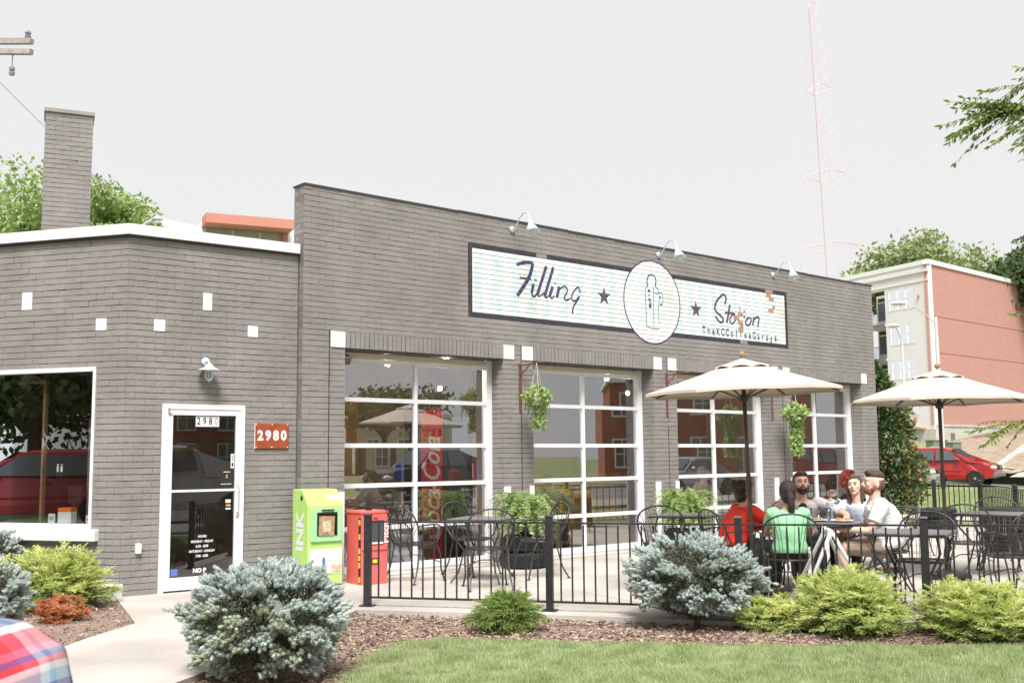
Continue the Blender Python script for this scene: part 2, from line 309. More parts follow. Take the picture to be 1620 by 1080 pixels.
patio=[(-.75,.29),(-.72,-2.35),(.33,-3.82),(1.28,-5.3),(2.26,-6.55),(3.4,-8.0),(7.2,-6.6),(14.6,-1.25),(14.75,0),(13.9,1.2),(12.9,1.2),(12.6,.29)]
poly_sheet('patio',patio,0,'concrete',thick=.12)
path=[(-.752,.29),(-.722,-2.35),(-3.06,-4.13),(-3.41,-4.37),(-8.0,-9.6),(-11.2,-9.6),(-3.74,-2.74),(-3.18,-2.17),(-2.59,-1.67),(-2.28,-.58),(-2.03,.30)]
poly_sheet('path',path,0,'concrete',thick=.12)
poly_sheet('sidewalk',[(-70,-9.602),(60,-9.602),(60,-12.2),(-70,-12.2)],0.0,'concrete_dark',thick=.12)
poly_sheet('kerb',[(-70,-12.203),(60,-12.203),(60,-12.4),(-70,-12.4)],0.0,'concrete',thick=.2)
poly_sheet('road',[(-70,-12.4),(60,-12.4),(60,-22),(-70,-22)],-.075,'asphalt')
poly_sheet('road_line',[(-70,-17.1),(60,-17.1),(60,-17.25),(-70,-17.25)],-.070,'line_paint')
poly_sheet('far_sidewalk',[(-70,-22),(60,-22),(60,-24),(-70,-24)],0.03,'concrete_dark',thick=.12)
poly_sheet('side_street',[(-19,-9.5),(-12,-9.5),(-12,60),(-19,60)],-.07,'asphalt')
poly_sheet('cross_street',[(44.5,-12.3),(54,-12.3),(44,45),(36.5,45)],-.075,'asphalt')
poly_sheet('walkway',[(16.9,-8),(18.1,-8),(18.0,3.0),(15.5,5.5),(14.6,4.7),(16.9,2.4)],-.045,'concrete',thick=.05)
grass_edge=[(-2.72,-5.3),(-2.59,-5.08),(-2.15,-4.53),(-1.69,-4.1),(-1.3,-3.95),(-.63,-4.5),(-.05,-5.3),(.61,-6.02),(1.31,-6.72),(2.0,-7.45)]
lawn=grass_edge+[(5.0,-9.6),(-5.2,-9.6)]
mulch=[(-.72,-2.2),(-3.5,-4.2),(-4.6,-5.5),(-6.5,-7.8),(-3.5,-6.8),(-2.55,-5.6),(-2.0,-4.9),(-1.2,-4.5),(-.6,-5.0),(0,-5.8),(.6,-6.5),(1.3,-7.2),(2.2,-8.1),(3.7,-8.4),(1.3,-5.1),(.4,-3.7)]
def grid_in(poly,step):
    P=np.array(poly); x0,y0=P.min(0); x1,y1=P.max(0); return x0,x1,y0,y1
def inside(poly,x,y):
    c=np.zeros(len(x),bool); n=len(poly)
    for i in range(n):
        x1,y1=poly[i]; x2,y2=poly[(i+1)%n]
        if y1==y2: continue
        t=((y1>y)!=(y2>y))&(x<(x2-x1)*(y-y1)/(y2-y1)+x1); c^=t
    return c
def sheet_rough(name,poly,z,m,step=.06,amp=.02,f=2.5):
    b=MB(); x0,x1,y0,y1=grid_in(poly,step); X=np.arange(x0,x1,step); Y=np.arange(y0,y1,step); XX,YY=np.meshgrid(X,Y); ok=inside(poly,XX.ravel(),YY.ravel()).reshape(XX.shape)
    Z=z+amp*(np.sin(XX*f*1.3+1)*np.cos(YY*f*1.1)+.5*np.sin(XX*f*3.1+YY*f*2.3))*.6+rng.normal(0,amp*.12,XX.shape)
    idx={}; vs=[];fs=[]
    for j in range(len(Y)-1):
        for i in range(len(X)-1):
            if ok[j,i]:
                q=[]
                for a,c in((j,i),(j,i+1),(j+1,i+1),(j+1,i)):
                    if (a,c) not in idx: idx[(a,c)]=len(vs); vs.append((XX[a,c],YY[a,c],Z[a,c]))
                    q.append(idx[(a,c)])
                fs.append(tuple(q))
    b.add(vs,fs); return b.build(name,m,kind='structure',smooth=True)
mulch2=[(-2.0,.25),(-2.28,-.58),(-2.59,-1.67),(-3.18,-2.17),(-3.74,-2.74),(-8,-6.9),(-11,-6),(-9,2),(-5,5),(-4.2,3.6)]
sheet_rough('mulch_bed',mulch,-.055,'mulch',.07,.022); sheet_rough('mulch_bed_left',mulch2,-.035,'mulch',.09,.03)
sheet_rough('lawn',lawn,-.045,'soil_grass',.15,.012,1.2)
def chips():
    out={k:[] for k in('chip_a','chip_b','chip_c')}
    for poly,n,zz in((mulch,24000,-.045),(mulch2,17000,-.02)):
        x0,x1,y0,y1=grid_in(poly,0); x=rng.uniform(x0,x1,n*3); y=rng.uniform(y0,y1,n*3); k=inside(poly,x,y)&~inside(lawn,x,y); x=x[k][:n];y=y[k][:n]; N=len(x)
        a=rng.uniform(0,2*PI,N); L=rng.uniform(.006,.024,N); w=rng.uniform(.003,.008,N); tz=rng.normal(0,.30,N); z=zz+rng.uniform(-.002,.018,N)
        c,s=np.cos(a),np.sin(a); P=np.stack([np.stack([x+c*L*e-s*w*g,y+s*L*e+c*w*g,z+tz*L*e+.003*g],1) for e,g in((-1,-1),(1,-1),(.8,1),(-.7,1))],1)
        t=rng.random(N)
        for nm,lo,hi in(('chip_a',0,.5),('chip_b',.5,.75),('chip_c',.75,1)): out[nm].append(P[(t>=lo)&(t<hi)])
    for i,(nm,l) in enumerate(out.items()): npmesh(['bark_mulch','pale_bark_mulch','dark_bark_mulch'][i],np.concatenate(l),4,nm,kind='stuff')
chips()
def grass():
    def field(name,m,n,D0,D1,s0,s1,h0,h1,ok,z=-.045,w0=.0022,w1=.004):
        D=np.sqrt(rng.uniform(D0**2,D1**2,n)); s=rng.uniform(s0,s1,n)*D
        x=CAM.x+Fh.x*D+Rh.x*s; y=CAM.y+Fh.y*D+Rh.y*s; k=ok(x,y); x=x[k];y=y[k]; N=len(x)
        cl=.75+.35*np.sin(x*5+np.sin(y*7))*np.cos(y*6+np.sin(x*4)); h=rng.uniform(h0,h1,N)*cl; a=rng.uniform(0,2*PI,N); w=rng.uniform(w0,w1,N); lean=rng.normal(0,.5,N)*h; la=rng.uniform(0,2*PI,N)
        zz=np.full(N,z); c,s_=np.cos(a)*w,np.sin(a)*w
        P=np.stack([np.stack([x-c,y-s_,zz],1),np.stack([x+c,y+s_,zz],1),np.stack([x+np.cos(la)*lean,y+np.sin(la)*lean,zz+h],1)],1)
        npmesh(name,P,3,m,kind='stuff')
    fr=lambda x,y: inside(lawn,x+rng.normal(0,.05,len(x)),y+rng.normal(0,.05,len(x)))
    field('grass','grass',300000,5.4,10.4,-.17,.60,.03,.065,fr); field('dry_grass','grass_dry',38000,5.4,10.4,-.17,.60,.03,.06,fr)
    notp=lambda x,y: ~inside([(-2,-9),(14.75,-1.7),(14.9,.3),(13.5,2),(12.9,12),(0,12)],x,y)&~inside([(16.8,-8),(18.2,-8),(18.1,3.2),(15.5,5.6),(14.5,4.7),(16.8,2.4)],x,y)
    field('back_lawn_grass','grass',60000,19,44,.26,.60,.05,.10,notp,z=-.09,w0=.006,w1=.012)
grass()
# expansion joints in the patio
b=MB()
for y in(-.11,): b.bb(-.7,12.6,y-.012,y+.012,-.004,.003)
b.build('expansion_joint','joint',kind='structure')
b=MB()
for (x0,y0,x1,y1) in((2.2,-.12,1.35,-4.95),(6.0,-.12,5.2,-7),(-.4,-1.6,9,-4.2)):
    d=V(x1-x0,y1-y0,0); b.box(((x0+x1)/2,(y0+y1)/2,.0005),(d.length,.006,.003),rz=math.atan2(d.y,d.x))
b.build('slab_joint','concrete_dark',kind='structure')
# ============================================================ the brick building
CH=.0677; BZ=-.01; BL=.2032; J=.0038; JV=.0016
building=thing('brick_cafe','single storey brick cafe painted warm grey with four glazed garage doors and a raised parapet','building',(5,4,0))
def up(b,name,m,parent=building,**k): return b.build(name,m,parent,world=True,**k)
dD=V(.99803,-.06281,0); nD=V(-.06281,-.99803,0); OD=V(0,.1,0); SL=-2.02
OL=OD+dD*SL; dL=V(-.53435,.84527,0); nL=V(-.84527,-.53435,0); LW=4.6
wall_main=up(MB().bb(0,12.7,.0055,.24,2.76,4.715),'wall','mortar_paint')
OP=[(.59+3.08*k,.59+3.08*k+2.53) for k in range(4)]; OP[3]=(9.83,12.17)
xs_=[0]+[v for o in OP for v in o]+[12.7]; piers=[]
for i in range(0,len(xs_),2): piers.append(up(MB().bb(xs_[i]+(.0055 if i else .0),xs_[i+1]-(.0055 if i<8 else 0),.0055,.30,-.1,2.758),'pier','mortar_paint'))
pier=piers[0]
b=MB(); b.bbox_uv(OD,dD,nD,SL+.003,-1.62,-.25,-.0055,-.1,3.9); b.bbox_uv(OD,dD,nD,-.66,-.012,-.25,-.0055,-.1,3.9); b.bbox_uv(OD,dD,nD,-1.62,-.66,-.25,-.0055,2.05,3.9); wall_door=up(b,'wall','mortar_paint')
b=MB(); b.bbox_uv(OL,dL,nL,.0,.37,-.25,-.007,-.1,3.9); b.bbox_uv(OL,dL,nL,.37,2.9,-.25,-.007,-.1,.57); b.bbox_uv(OL,dL,nL,.37,2.9,-.25,-.007,2.45,3.9); b.bbox_uv(OL,dL,nL,2.9,LW,-.25,-.007,-.1,3.9); wall_left=up(b,'wall','mortar_paint')
up(MB().bb(12.45,12.693,.31,9.79,-.1,4.6),'rear_wall','brick_paint'); up(MB().bb(0,12.7,9.8,10,-.1,4.6),'rear_wall','brick_paint')
b=MB(); b.add([(-.1,.3,3.93),(OL.x,OL.y,3.93),(OL.x+dL.x*LW,OL.y+dL.y*LW,3.93),(-4,9.9,3.93),(-.1,9.9,3.93)],[(0,1,2,3,4)]); b.bb(.1,12.6,.25,9.9,4.0,4.05); up(b,'roof','roof_grey')
UNIT=[]
for k in range(6):
    r=random.Random(k); vs=[];fs=[]; n=6
    for j,(yy,zz) in enumerate(((0,0),(1,.02),(1,.98),(0,1))):
        for i in range(n): vs.append((i/(n-1),yy+(r.gauss(0,.06) if yy else 0),zz+(r.gauss(0,.028) if yy else 0)))
    for j in range(3):
        for i in range(n-1): fs.append((j*n+i,j*n+i+1,(j+1)*n+i+1,(j+1)*n+i))
    fs+=[(0,n,2*n,3*n),(n-1,4*n-1,3*n-1,2*n-1)]
    me=bpy.data.meshes.new('brick'); me.from_pydata(vs,[],fs); me.materials.append(MATS['brick_paint']); UNIT.append(me)
BR=[]   # (score, O,u,n,u0,u1,z0,z1,parent, jit)
def courses(O,u,n,u0,u1,z0,z1,holes,parent,phase=0,flat=None):
    k=int(round((z0-BZ)/CH))
    while BZ+(k+1)*CH<=z1+.02:
        a,c=BZ+k*CH,BZ+(k+1)*CH; ints=[(u0,u1)]; zm=(a+c)/2
        for h0,h1,g0,g1 in holes:
            if g0<zm<g1:
                new=[]
                for p,q in ints:
                    if h0>p and h0<q: new.append((p,h0))
                    if h1<q and h1>p: new.append((h1,q))
                    if h1<=p or h0>=q: new.append((p,q))
                ints=new
        off=(k%2)*BL/2+phase
        for p,q in ints:
            x=math.floor((p-off)/BL)*BL+off; cuts=[p]
            while x<q:
                if x>p+.045 and x<q-.045: cuts.append(x)
                x+=BL
            cuts.append(q)
            for e,g in zip(cuts,cuts[1:]):
                m=O+u*((e+g)/2)+V(0,0,zm); d=m-CAM; sc=(g-e)*abs(d.normalized().dot(n))/d.length
                if random.random()<.02: e+=.004
                f=flat and flat[0]<(e+g)/2<flat[1] and flat[2]<zm<flat[3]
                BR.append((sc,O,u,n,e,g,a,c,parent,bool(f)))
        k+=1
SGX0,SGX1,SGZ0,SGZ1=2.51,9.83,BZ+49*CH,BZ+64*CH
ZS0,ZS1=BZ+41*CH,BZ+44*CH
holes=[]
for i,(a,c) in enumerate(OP): holes+=[(a,c,-1,ZS0),(a-.21,c+.20,ZS0,ZS1)]
courses(V(0,0,0),EX,V(0,-1,0),0,12.7,BZ,4.72,holes,wall_main,flat=(2.4,9.95,3.1,4.5))
for a,c in OP:
    courses(V(c,0,0),EY,V(-1,0,0),.002,.262,BZ,2.76,[],pier,phase=.08); courses(V(a,0,0),EY,V(1,0,0),.002,.262,BZ,2.76,[],pier,phase=.08)
courses(V(0,0,0),EY,V(-1,0,0),.003,.092,BZ,3.93,[],wall_main,phase=.1); courses(V(0,0,0),EY,V(-1,0,0),.003,.24,3.99,4.72,[],wall_main,phase=.1)
courses(V(12.7,0,0),EY,V(1,0,0),.003,.5,BZ,4.72,[],wall_main,phase=.1)
WB=[(-1.13,.055,3.215,.10),(-1.67,.065,2.90,.066),(-.58,.065,2.90,.066)]; WBL=[(1.32,.07,3.21,.10),(.33,.07,2.90,.066)]
def snap(z): return BZ+round((z-BZ)/CH)*CH
courses(OD,dD,nD,SL,-.012,BZ,3.88,[(-1.62,-.66,-1,2.05)]+[(s-w,s+w,snap(z-h),snap(z+h)) for s,w,z,h in WB],wall_door,phase=.02)
courses(OL,dL,nL,.0,LW,BZ,3.88,[(.37,2.9,.57,2.45)]+[(s-w,s+w,snap(z-h),snap(z+h)) for s,w,z,h in WBL],wall_left,phase=.1)
# chimney
CX,CY=-1.42,3.93; chim=up(MB().box((CX,CY+.25,5.08),(.60,.50,2.38),rz=-.30),'chimney','mortar_paint')
cu=V(math.cos(-.30),math.sin(-.30),0); cn=V(math.sin(-.30),-math.cos(-.30),0); cO=V(CX,CY+.25,0)+cn*.257-cu*.31
courses(cO,cu,cn,0,.62,3.93,6.30,[],chim,phase=.03)
courses(cO,-cn,-cu,.003,.5,3.93,6.30,[],chim,phase=.08)
courses(cO+cu*.62,-cn,cu,.003,.5,3.93,6.30,[],chim,phase=.08)
up(MB().box((CX,CY+.25,6.30),(.66,.56,.05),rz=-.30),'chimney_cap','concrete_dark',chim)
BR.sort(key=lambda t:-t[0])
for i,(sc,O,u,n,e,g,a,c,par,fl) in enumerate(BR[:300]):
    ob=bpy.data.objects.new('brick',UNIT[i*7%6]); COL.objects.link(ob); L=g-e-2*JV; H=CH-2*J; D=.014+random.gauss(0,.0012)
    o=O+u*(e+JV)-n*.014; T=Matrix((u*L,n*D,V(0,0,H))).transposed().to_4x4(); T.translation=V(o.x,o.y,a+J)
    ob.parent=par; ob.matrix_basis=T
rest=MB()
for i,(sc,O,u,n,e,g,a,c,par,fl) in enumerate(BR[300:]):
    d=0 if fl else random.gauss(0,.0014); r=.0008 if fl else .0013; x0,x1=e+JV,g-JV; z0,z1=a+J,c-J; xm=(x0+x1)/2+random.uniform(-.03,.03)
    jz=[random.gauss(0,r) for _ in range(6)]; F=[]
    for x,z in((x0,z0+jz[0]),(xm,z0+jz[1]),(x1,z0+jz[2]),(x1,z1+jz[3]),(xm,z1+jz[4]),(x0,z1+jz[5])):
        p=O+u*x+n*(d+(0 if fl else random.gauss(0,.0006))); F.append((p.x,p.y,z))
    B=[]
    for (x,y,z) in F: B.append((x-n.x*.016,y-n.y*.016,z))
    rest.add(F+B,[(0,1,4,5),(1,2,3,4)]+[(j,6+j,6+(j+1)%6,(j+1)%6) for j in range(6)])
up(rest,'brick','brick_paint',kind='stuff')
# soldier courses, white corner blocks
lint=[]
SB=[MB() for _ in range(4)]; SM=[]
for k in range(4):
    r=random.Random(50+k); q=MB(); q.box((0,-.006+r.gauss(0,.0012),0),(.0585,.018,.196)); q.v=[(x+r.gauss(0,.0012),y+r.gauss(0,.0006),z+r.gauss(0,.0015)) for x,y,z in q.v]
    me=bpy.data.meshes.new('soldier_brick'); me.from_pydata(q.v,[],q.f); me.materials.append(MATS['brick_paint']); SM.append(me)
for i,(a,c) in enumerate(OP):
    lb=up(MB().bb(a,c,.004,.25,ZS0,ZS1-.002),'lintel','mortar_paint'); n=int((c-a)/.0677)
    up(MB().bb(a+.004,c-.004,-.004,.25,ZS0-.012,ZS0-.001),'lintel_angle','coping',lb)
    for k in range(n):
        ob=bpy.data.objects.new('soldier_brick',SM[(k*3+i)%4]); COL.objects.link(ob); ob.parent=lb
        ob.location=(a+(k+.5)*(c-a)/n,0,(ZS0+ZS1)/2)
    for x0,x1 in((a-.205,a-.004),(c+.004,c+.195)): up(MB().bb(x0,x1,-.012,.02,ZS0+.004,ZS1-.004),'white_block','white_paint',bevel=.003)
    # painted corner guards
    if i==0: up(MB().bb(a-.09,a-.002,-.014,.02,0,1.03),'corner_guard','white_paint')
    else: up(MB().bb(a-.085,a-.002,-.014,.02,0,1.03),'corner_guard','white_paint')
    up(MB().bb(c+.002,c+.115,-.014,.02,0,1.03),'corner_guard','white_paint')
for s,w,z,h in WB: up(MB().add([],[]).bbox_uv(OD,dD,nD,s-w+.003,s+w-.003,-.02,.006,snap(z-h)+.003,snap(z+h)-.003),'white_block','white_paint')
for s,w,z,h in WBL: up(MB().bbox_uv(OL,dL,nL,s-w+.003,s+w-.003,-.02,.006,snap(z-h)+.003,snap(z+h)-.003),'white_block','white_paint')
for x in(.365,3.45,6.53,9.60): up(MB().bb(x-.006,x+.006,-.004,.004,.02,ZS1),'control_joint','coping')
# coping + fascia
b=MB(); x=0.0
while x<12.7:
    L=min(random.uniform(1.6,2.6),12.72-x); dz=random.uniform(-.004,.006); b.bb(x-.01,x+L-.004,-.014,.26,4.712+dz,4.735+dz); x+=L
up(b,'coping','coping')
b=MB()
def band(O,u,n,a,c,d0,d1,z0,z1): b.bbox_uv(O,u,n,a,c,d0,d1,z0,z1)
corner=OL
b1=MB(); e=.055
# mitred fascia: one folded strip
def fold(zs0,zs1,off,bk):
    # polyline of wall tops: end of left wall -> corner -> main wall
    A=OL+dL*LW; Bp=OL; Cp=OD+dD*(-.02)
    bis=(nL+nD).normalized(); k=1/bis.dot(nL)
    out=[A+nL*off,Bp+bis*off*k,Cp+nD*off]; inn=[A-nL*bk,Bp-bis*bk*k,Cp-nD*bk]
    P=[];
    for z in(zs0,zs1):
        P+=[(p.x,p.y,z) for p in out]+[(p.x,p.y,z) for p in inn]
    return P,[(0,1,7,6),(1,2,8,7),(3,9,10,4),(4,10,11,5),(6,7,10,9),(7,8,11,10),(0,3,4,1),(1,4,5,2),(2,5,11,8),(0,6,9,3)]
up(MB().add(*fold(3.872,3.985,.06,.2)),'fascia','white_paint'); up(MB().add(*fold(3.850,3.871,.03,.1)),'fascia_dark_strip','coping')  # white fascia with a thin dark strip below it
# ------------- garage doors
def garage(a,c,rails=(2.16,1.585,1.085,.555)):
    y=.268; zt=2.68
    f=MB(); f.bb(c-.095,c-.002,y-.03,y+.07,0,zt+.075); d=up(f,'glazed_door','trim_white',bevel=.004); up(MB().bb(a+.002,a+.075,y-.01,y+.07,0,zt),'jamb','trim_white',d,bevel=.004); part=lambda b,name,m,**k: up(b,name,m,d,**k)
    f=MB(); f.bb(a+.002,c-.097,y-.03,y+.06,zt+.002,zt+.065); f.bb(a+.002,c-.002,y-.06,y+.0,zt+.078,zt+.10); part(f,'head_trim','trim_cream')
    f=MB(); f.bb(a+.077,c-.097,y+.003,y+.055,zt-.055,zt-.001); part(f,'rail','trim_white')
    m=(a+c)/2-.01
    part(MB().bb(m-.026,m+.026,y+.0,y+.055,.102,zt-.057),'mullion','trim_white',bevel=.003)
    part(MB().bb(a+.077,c-.097,y-.002,y+.06,.015,.10),'rail','trim_white')
    for z in rails: 
        part(MB().bb(a+.077,m-.028,y+.004,y+.05,z-.027,z+.027),'rail','trim_white',bevel=.003); part(MB().bb(m+.028,c-.097,y+.004,y+.05,z-.027,z+.027),'rail','trim_white',bevel=.003)
    zz=[zt-.055]+list(rails)+[.10]
    for i in range(5):
        for x0,x1 in((a+.077,m-.028),(m+.028,c-.097)):
            w=random.gauss(0,.0012); v=random.gauss(0,.0012); z1=zz[i]-(.027 if i else 0); z0=zz[i+1]+(.027 if i<4 else 0)
            part(MB().add([(x0,y+.03-w,z0),(x1,y+.03+w,z0),(x1,y+.03+w+v,z1),(x0,y+.03-w+v,z1)],[(0,1,2,3)]),'pane','glass_shop')
for a,c in OP: garage(a,c)
up(MB().bb(.4,12.4,.24,.36,-.1,.012),'threshold','concrete')
# ------------- entrance door
A0,A1=-1.62,-.66
b=MB(); b.bbox_uv(OD,dD,nD,A0+.003,A0+.06,-.08,.02,.0,2.04); b.bbox_uv(OD,dD,nD,A1-.055,A1-.003,-.08,.02,.0,2.04); b.bbox_uv(OD,dD,nD,A0+.062,A1-.057,-.08,.02,1.985,2.04)
ed=up(MB().bbox_uv(OD,dD,nD,A0+.062,A0+.125,-.03,.012,.02,1.982).bbox_uv(OD,dD,nD,A1-.105,A1-.057,-.03,.012,.02,1.982).bbox_uv(OD,dD,nD,A0+.127,A1-.107,-.03,.012,1.92,1.982).bbox_uv(OD,dD,nD,A0+.127,A1-.107,-.03,.012,.02,.155).bbox_uv(OD,dD,nD,A0+.127,A1-.107,-.025,.008,1.075,1.10),'entrance_door','trim_white')
up(b,'door_frame','trim_white')
for z0,z1 in((.155,1.075),(1.10,1.92)):
    p0,p1=OD+dD*(A0+.127)-nD*.01,OD+dD*(A1-.107)-nD*.01
    up(MB().add([(p0.x,p0.y,z0),(p1.x,p1.y,z0),(p1.x,p1.y,z1),(p0.x,p0.y,z1)],[(0,1,2,3)]),'pane','glass_door',ed)
hx=A1-.085; h0=OD+dD*hx+nD*.05
up(MB().tube([(h0.x-nD.x*.04,h0.y-nD.y*.04,1.15),(h0.x,h0.y,1.15),(h0.x,h0.y,.84),(h0.x-nD.x*.04,h0.y-nD.y*.04,.84)],.011,8),'handle','galv',ed)
k0=OD+dD*(A1-.08)+nD*.013; up(MB().ball((k0.x,k0.y,.79),.015),'lock','galv_dark',ed)
c0=OD+dD*(A0+.09)+nD*.016; up(MB().bbox_uv(OD,dD,nD,A0+.07,A0+.085,.012,.026,1.93,2.0).bbox_uv(OD,dD,nD,A0+.07,A0+.11,.012,.026,1.925,1.94),'door_closer','galv_dark',ed)
def dtext(s,size,sc,z,m,name='lettering',bold=0,sx=1,par=None,d=-.004): return put_text(s,size,OD+dD*sc+V(0,0,z),dD,EZ,nD,d,name,m,par or ed,bold=bold,sx=sx)
# number strip: four printed digits
for i,ch in enumerate('2980'):
    s=-1.20+.068*i+.0; up(MB().bbox_uv(OD,dD,nD,s-.033,s+.033,-.006,-.002,1.795,1.912),'number_card','decal_white',ed)
    dtext(ch,.115,s,1.853,'decal_grey' if i==3 else 'decal_black','digit',sx=.72,d=-.001,bold=.002)
for t,z,sz in(('HOURS',.585,.036),('MONDAY - FRIDAY',.53,.036),('6:30 - 8:00',.478,.040),('SATURDAY - SUNDAY',.425,.036),('7:00 - 8:00',.372,.040)): dtext(t,sz,-1.13,z,'decal_white',sx=.82,bold=.0012)
dtext('NO P',.062,-1.155,.215,'decal_white',bold=.004)
def card(s0,s1,z0,z1,m,d=-.006,nm='sticker'): return up(MB().bbox_uv(OD,dD,nD,s0,s1,d-.002,d,z0,z1),nm,m,ed)
card(-1.475,-1.40,.175,.245,'decal_blue'); card(-.815,-.775,1.33,1.49,'decal_white'); card(-.805,-.785,1.35,1.39,'decal_black',-.003); card(-.805,-.785,1.41,1.47,'decal_grey',-.003)
card(-.93,-.79,1.16,1.30,'decal_black'); card(-.87,-.85,1.22,1.26,'decal_tan',-.003); card(-.90,-.82,1.285,1.292,'decal_white',-.003); card(-.93,-.80,1.15,1.156,'decal_white',-.003)
card(-.875,-.80,.89,.94,'decal_black',-.006); card(-.868,-.807,.945,.98,'decal_white'); card(-.868,-.807,.945-.075,.885,'decal_white',-.003)
for dx,mm in((-.012,'decal_orange'),(.012,'decal_tan')):
    q=OD+dD*(-.838+dx)-nD*.002; up(MB().prism([(.018*math.cos(t),.015*math.sin(t)) for t in np.linspace(0,2*PI,11)[:-1]],V(q.x,q.y,.915),dD,EZ,nD,0,.0015+dx*.03),'sticker',mm,ed)
# ------------- corner shop window
b=MB(); b.bbox_uv(OL,dL,nL,.375,.41,-.1,.01,.70,2.44); b.bbox_uv(OL,dL,nL,.412,2.89,-.1,.01,2.395,2.44); b.bbox_uv(OL,dL,nL,.412,2.89,-.1,.01,.70,.752); win=up(b,'corner_window','trim_white')
p0,p1=OL+dL*.412-nL*.04,OL+dL*2.89-nL*.04
up(MB().add([(p0.x,p0.y,.752),(p1.x,p1.y,.752),(p1.x,p1.y,2.395),(p0.x,p0.y,2.395)],[(0,1,2,3)]),'pane','glass_corner',win)
up(MB().bbox_uv(OL,dL,nL,.28,3.0,-.05,.07,.575,.698),'sill','white_paint',win,bevel=.008)
up(MB().bbox_uv(OL,dL,nL,1.17,1.20,-.22,-.17,.75,2.33).bbox_uv(OL,dL,nL,1.202,2.8,-.22,-.17,2.29,2.33),'inner_frame','wood',win)
up(MB().bbox_uv(OL,dL,nL,.79,.89,-.044,-.042,1.25,1.40),'sticker','decal_black',win)
for s in(.865,.815): 
    q=OL+dL*s-nL*.041; up(MB().prism([(.010*math.cos(t),.010*math.sin(t)) for t in np.linspace(0,2*PI,9)[:-1]],V(q.x,q.y,1.385),dL,EZ,nL,0,.001).bbox_uv(OL,dL,nL,s-.012,s+.012,-.041,-.040,1.31,1.37),'pictogram','decal_white',win)
up(MB().bbox_uv(OL,dL,nL,-.02,.34,-.2,.09,-.05,.135),'footing','white_paint',bevel=.015)
up(MB().bbox_uv(OD,dD,nD,-1.87,-1.81,-.005,.04,.44,.545),'outlet_box','white_paint',bevel=.006)
# ------------- interior shell
b=MB(); b.bb(-4,12.45,.37,9.8,-.08,.006); up(b,'interior_floor','inside_floor')
b=MB(); b.bb(.3,12.44,6.6,6.7,.01,3.5); b.bb(-.35,-.25,.5,6.6,.01,3.8); b.bb(-5,-.36,5.8,5.9,.01,3.8); up(b,'interior_wall','inside_wall')
b=MB(); b.bb(-.2,12.44,.32,6.6,3.5,3.52); b.add([(OD.x,.5,3.75),(OL.x+.1,OL.y+.25,3.75),(OL.x+dL.x*4,OL.y+dL.y*4,3.75),(-3,6,3.75),(0,6,3.75)],[(0,1,2,3,4)]); up(b,'interior_ceiling','inside_ceiling')
b=MB(); b.bb(3.9,4.9,6.4,6.59,.01,2.6); b.bb(7.4,10.6,6.4,6.59,.01,1.9); up(b,'interior_panel','inside_warm')
# ============================================================ painted sign on the parapet
def rects(O,bricks,x0,x1,z0,z1,d,skip=()):
    b=MB()
    for (sc,o,u,n,e,g,a,c,par,fl) in bricks:
        X0,X1=max(e+JV,x0),min(g-JV,x1); Z0,Z1=max(a+J+.001,z0),min(c-J-.001,z1)
        if X1-X0>.004 and Z1-Z0>.004 and not any(s0<(X0+X1)/2<s1 and q0<(Z0+Z1)/2<q1 for s0,s1,q0,q1 in skip): b.add([(X0,-d,Z0),(X1,-d,Z0),(X1,-d,Z1),(X0,-d,Z1)],[(0,1,2,3)])
    return b
SBK=[t for t in BR if t[9] and abs(t[3].y+1)<1e-6]
sign=thing('painted_sign','long painted wall sign with black border, pale aqua stripes and round pump emblem','sign',(6.17,0,3.8))
def sp(b,name,m,par=sign,**k): return b.build(name,m,par,world=True,**k)
EC=(6.22,3.83); ER=.655
def incirc(x,z,r=ER): return (x-EC[0])**2+(z-EC[1])**2<r*r
bx0,bx1,bz0,bz1=SGX0+.075,SGX1-.075,SGZ0+CH,SGZ1-CH
sp(rects(0,SBK,bx0,bx1,bz0,bz1,.0006),'background','paint_white_s',kind='stuff')
gaps=[(3.66,3.92,4.2,4.4),(4.13,4.22,3.2,3.4),(8.5,8.62,3.2,3.4),(9.42,9.5,3.2,3.4)]
bd=MB()
for x0,x1,z0,z1 in((SGX0,SGX1,SGZ0,bz0),(SGX0,SGX1,bz1,SGZ1),(SGX0,bx0-.002,bz0+.001,bz1-.001),(bx1+.002,SGX1,bz0+.001,bz1-.001)):
    q=rects(0,SBK,x0,x1,z0,z1,.0009,gaps); sp(q,'border','paint_black',kind='stuff'); sp(MB().add([(x0,.0046,z0),(x1,.0046,z0),(x1,.0046,z1),(x0,.0046,z1)],[(0,1,2,3)]),'border_joints','paint_black')
sp(MB().add([(bx0,.0042,bz0),(bx1,.0042,bz0),(bx1,.0042,bz1),(bx0,.0042,bz1)],[(0,1,2,3)]),'painted_joints','paint_joint')
x=2.62; i=0
while x<9.6:
    w=random.uniform(.12,.2)
    q=MB()
    for (sc,o,u,n,e,g,a,c,par,fl) in SBK:
        wob=.03*math.sin(c*9+x*3); X0,X1=max(e+JV,x+wob),min(g-JV,x+w+wob*.6); Z0,Z1=a+J+.001+.004*random.random(),c-J-.001-.003*random.random()
        if X1-X0>.01 and a>=bz0-.001 and c<=bz1+.001 and not incirc((X0+X1)/2,(a+c)/2,ER-.02): q.add([(X0,-.0012,Z0),(X1,-.0012,Z0+random.uniform(-.002,.002)),(X1,-.0012,Z1),(X0,-.0012,Z1)],[(0,1,2,3)])
    if q.v: sp(q,'stripe','paint_aqua',kind='stuff')
    x+=w+random.uniform(.12,.17)
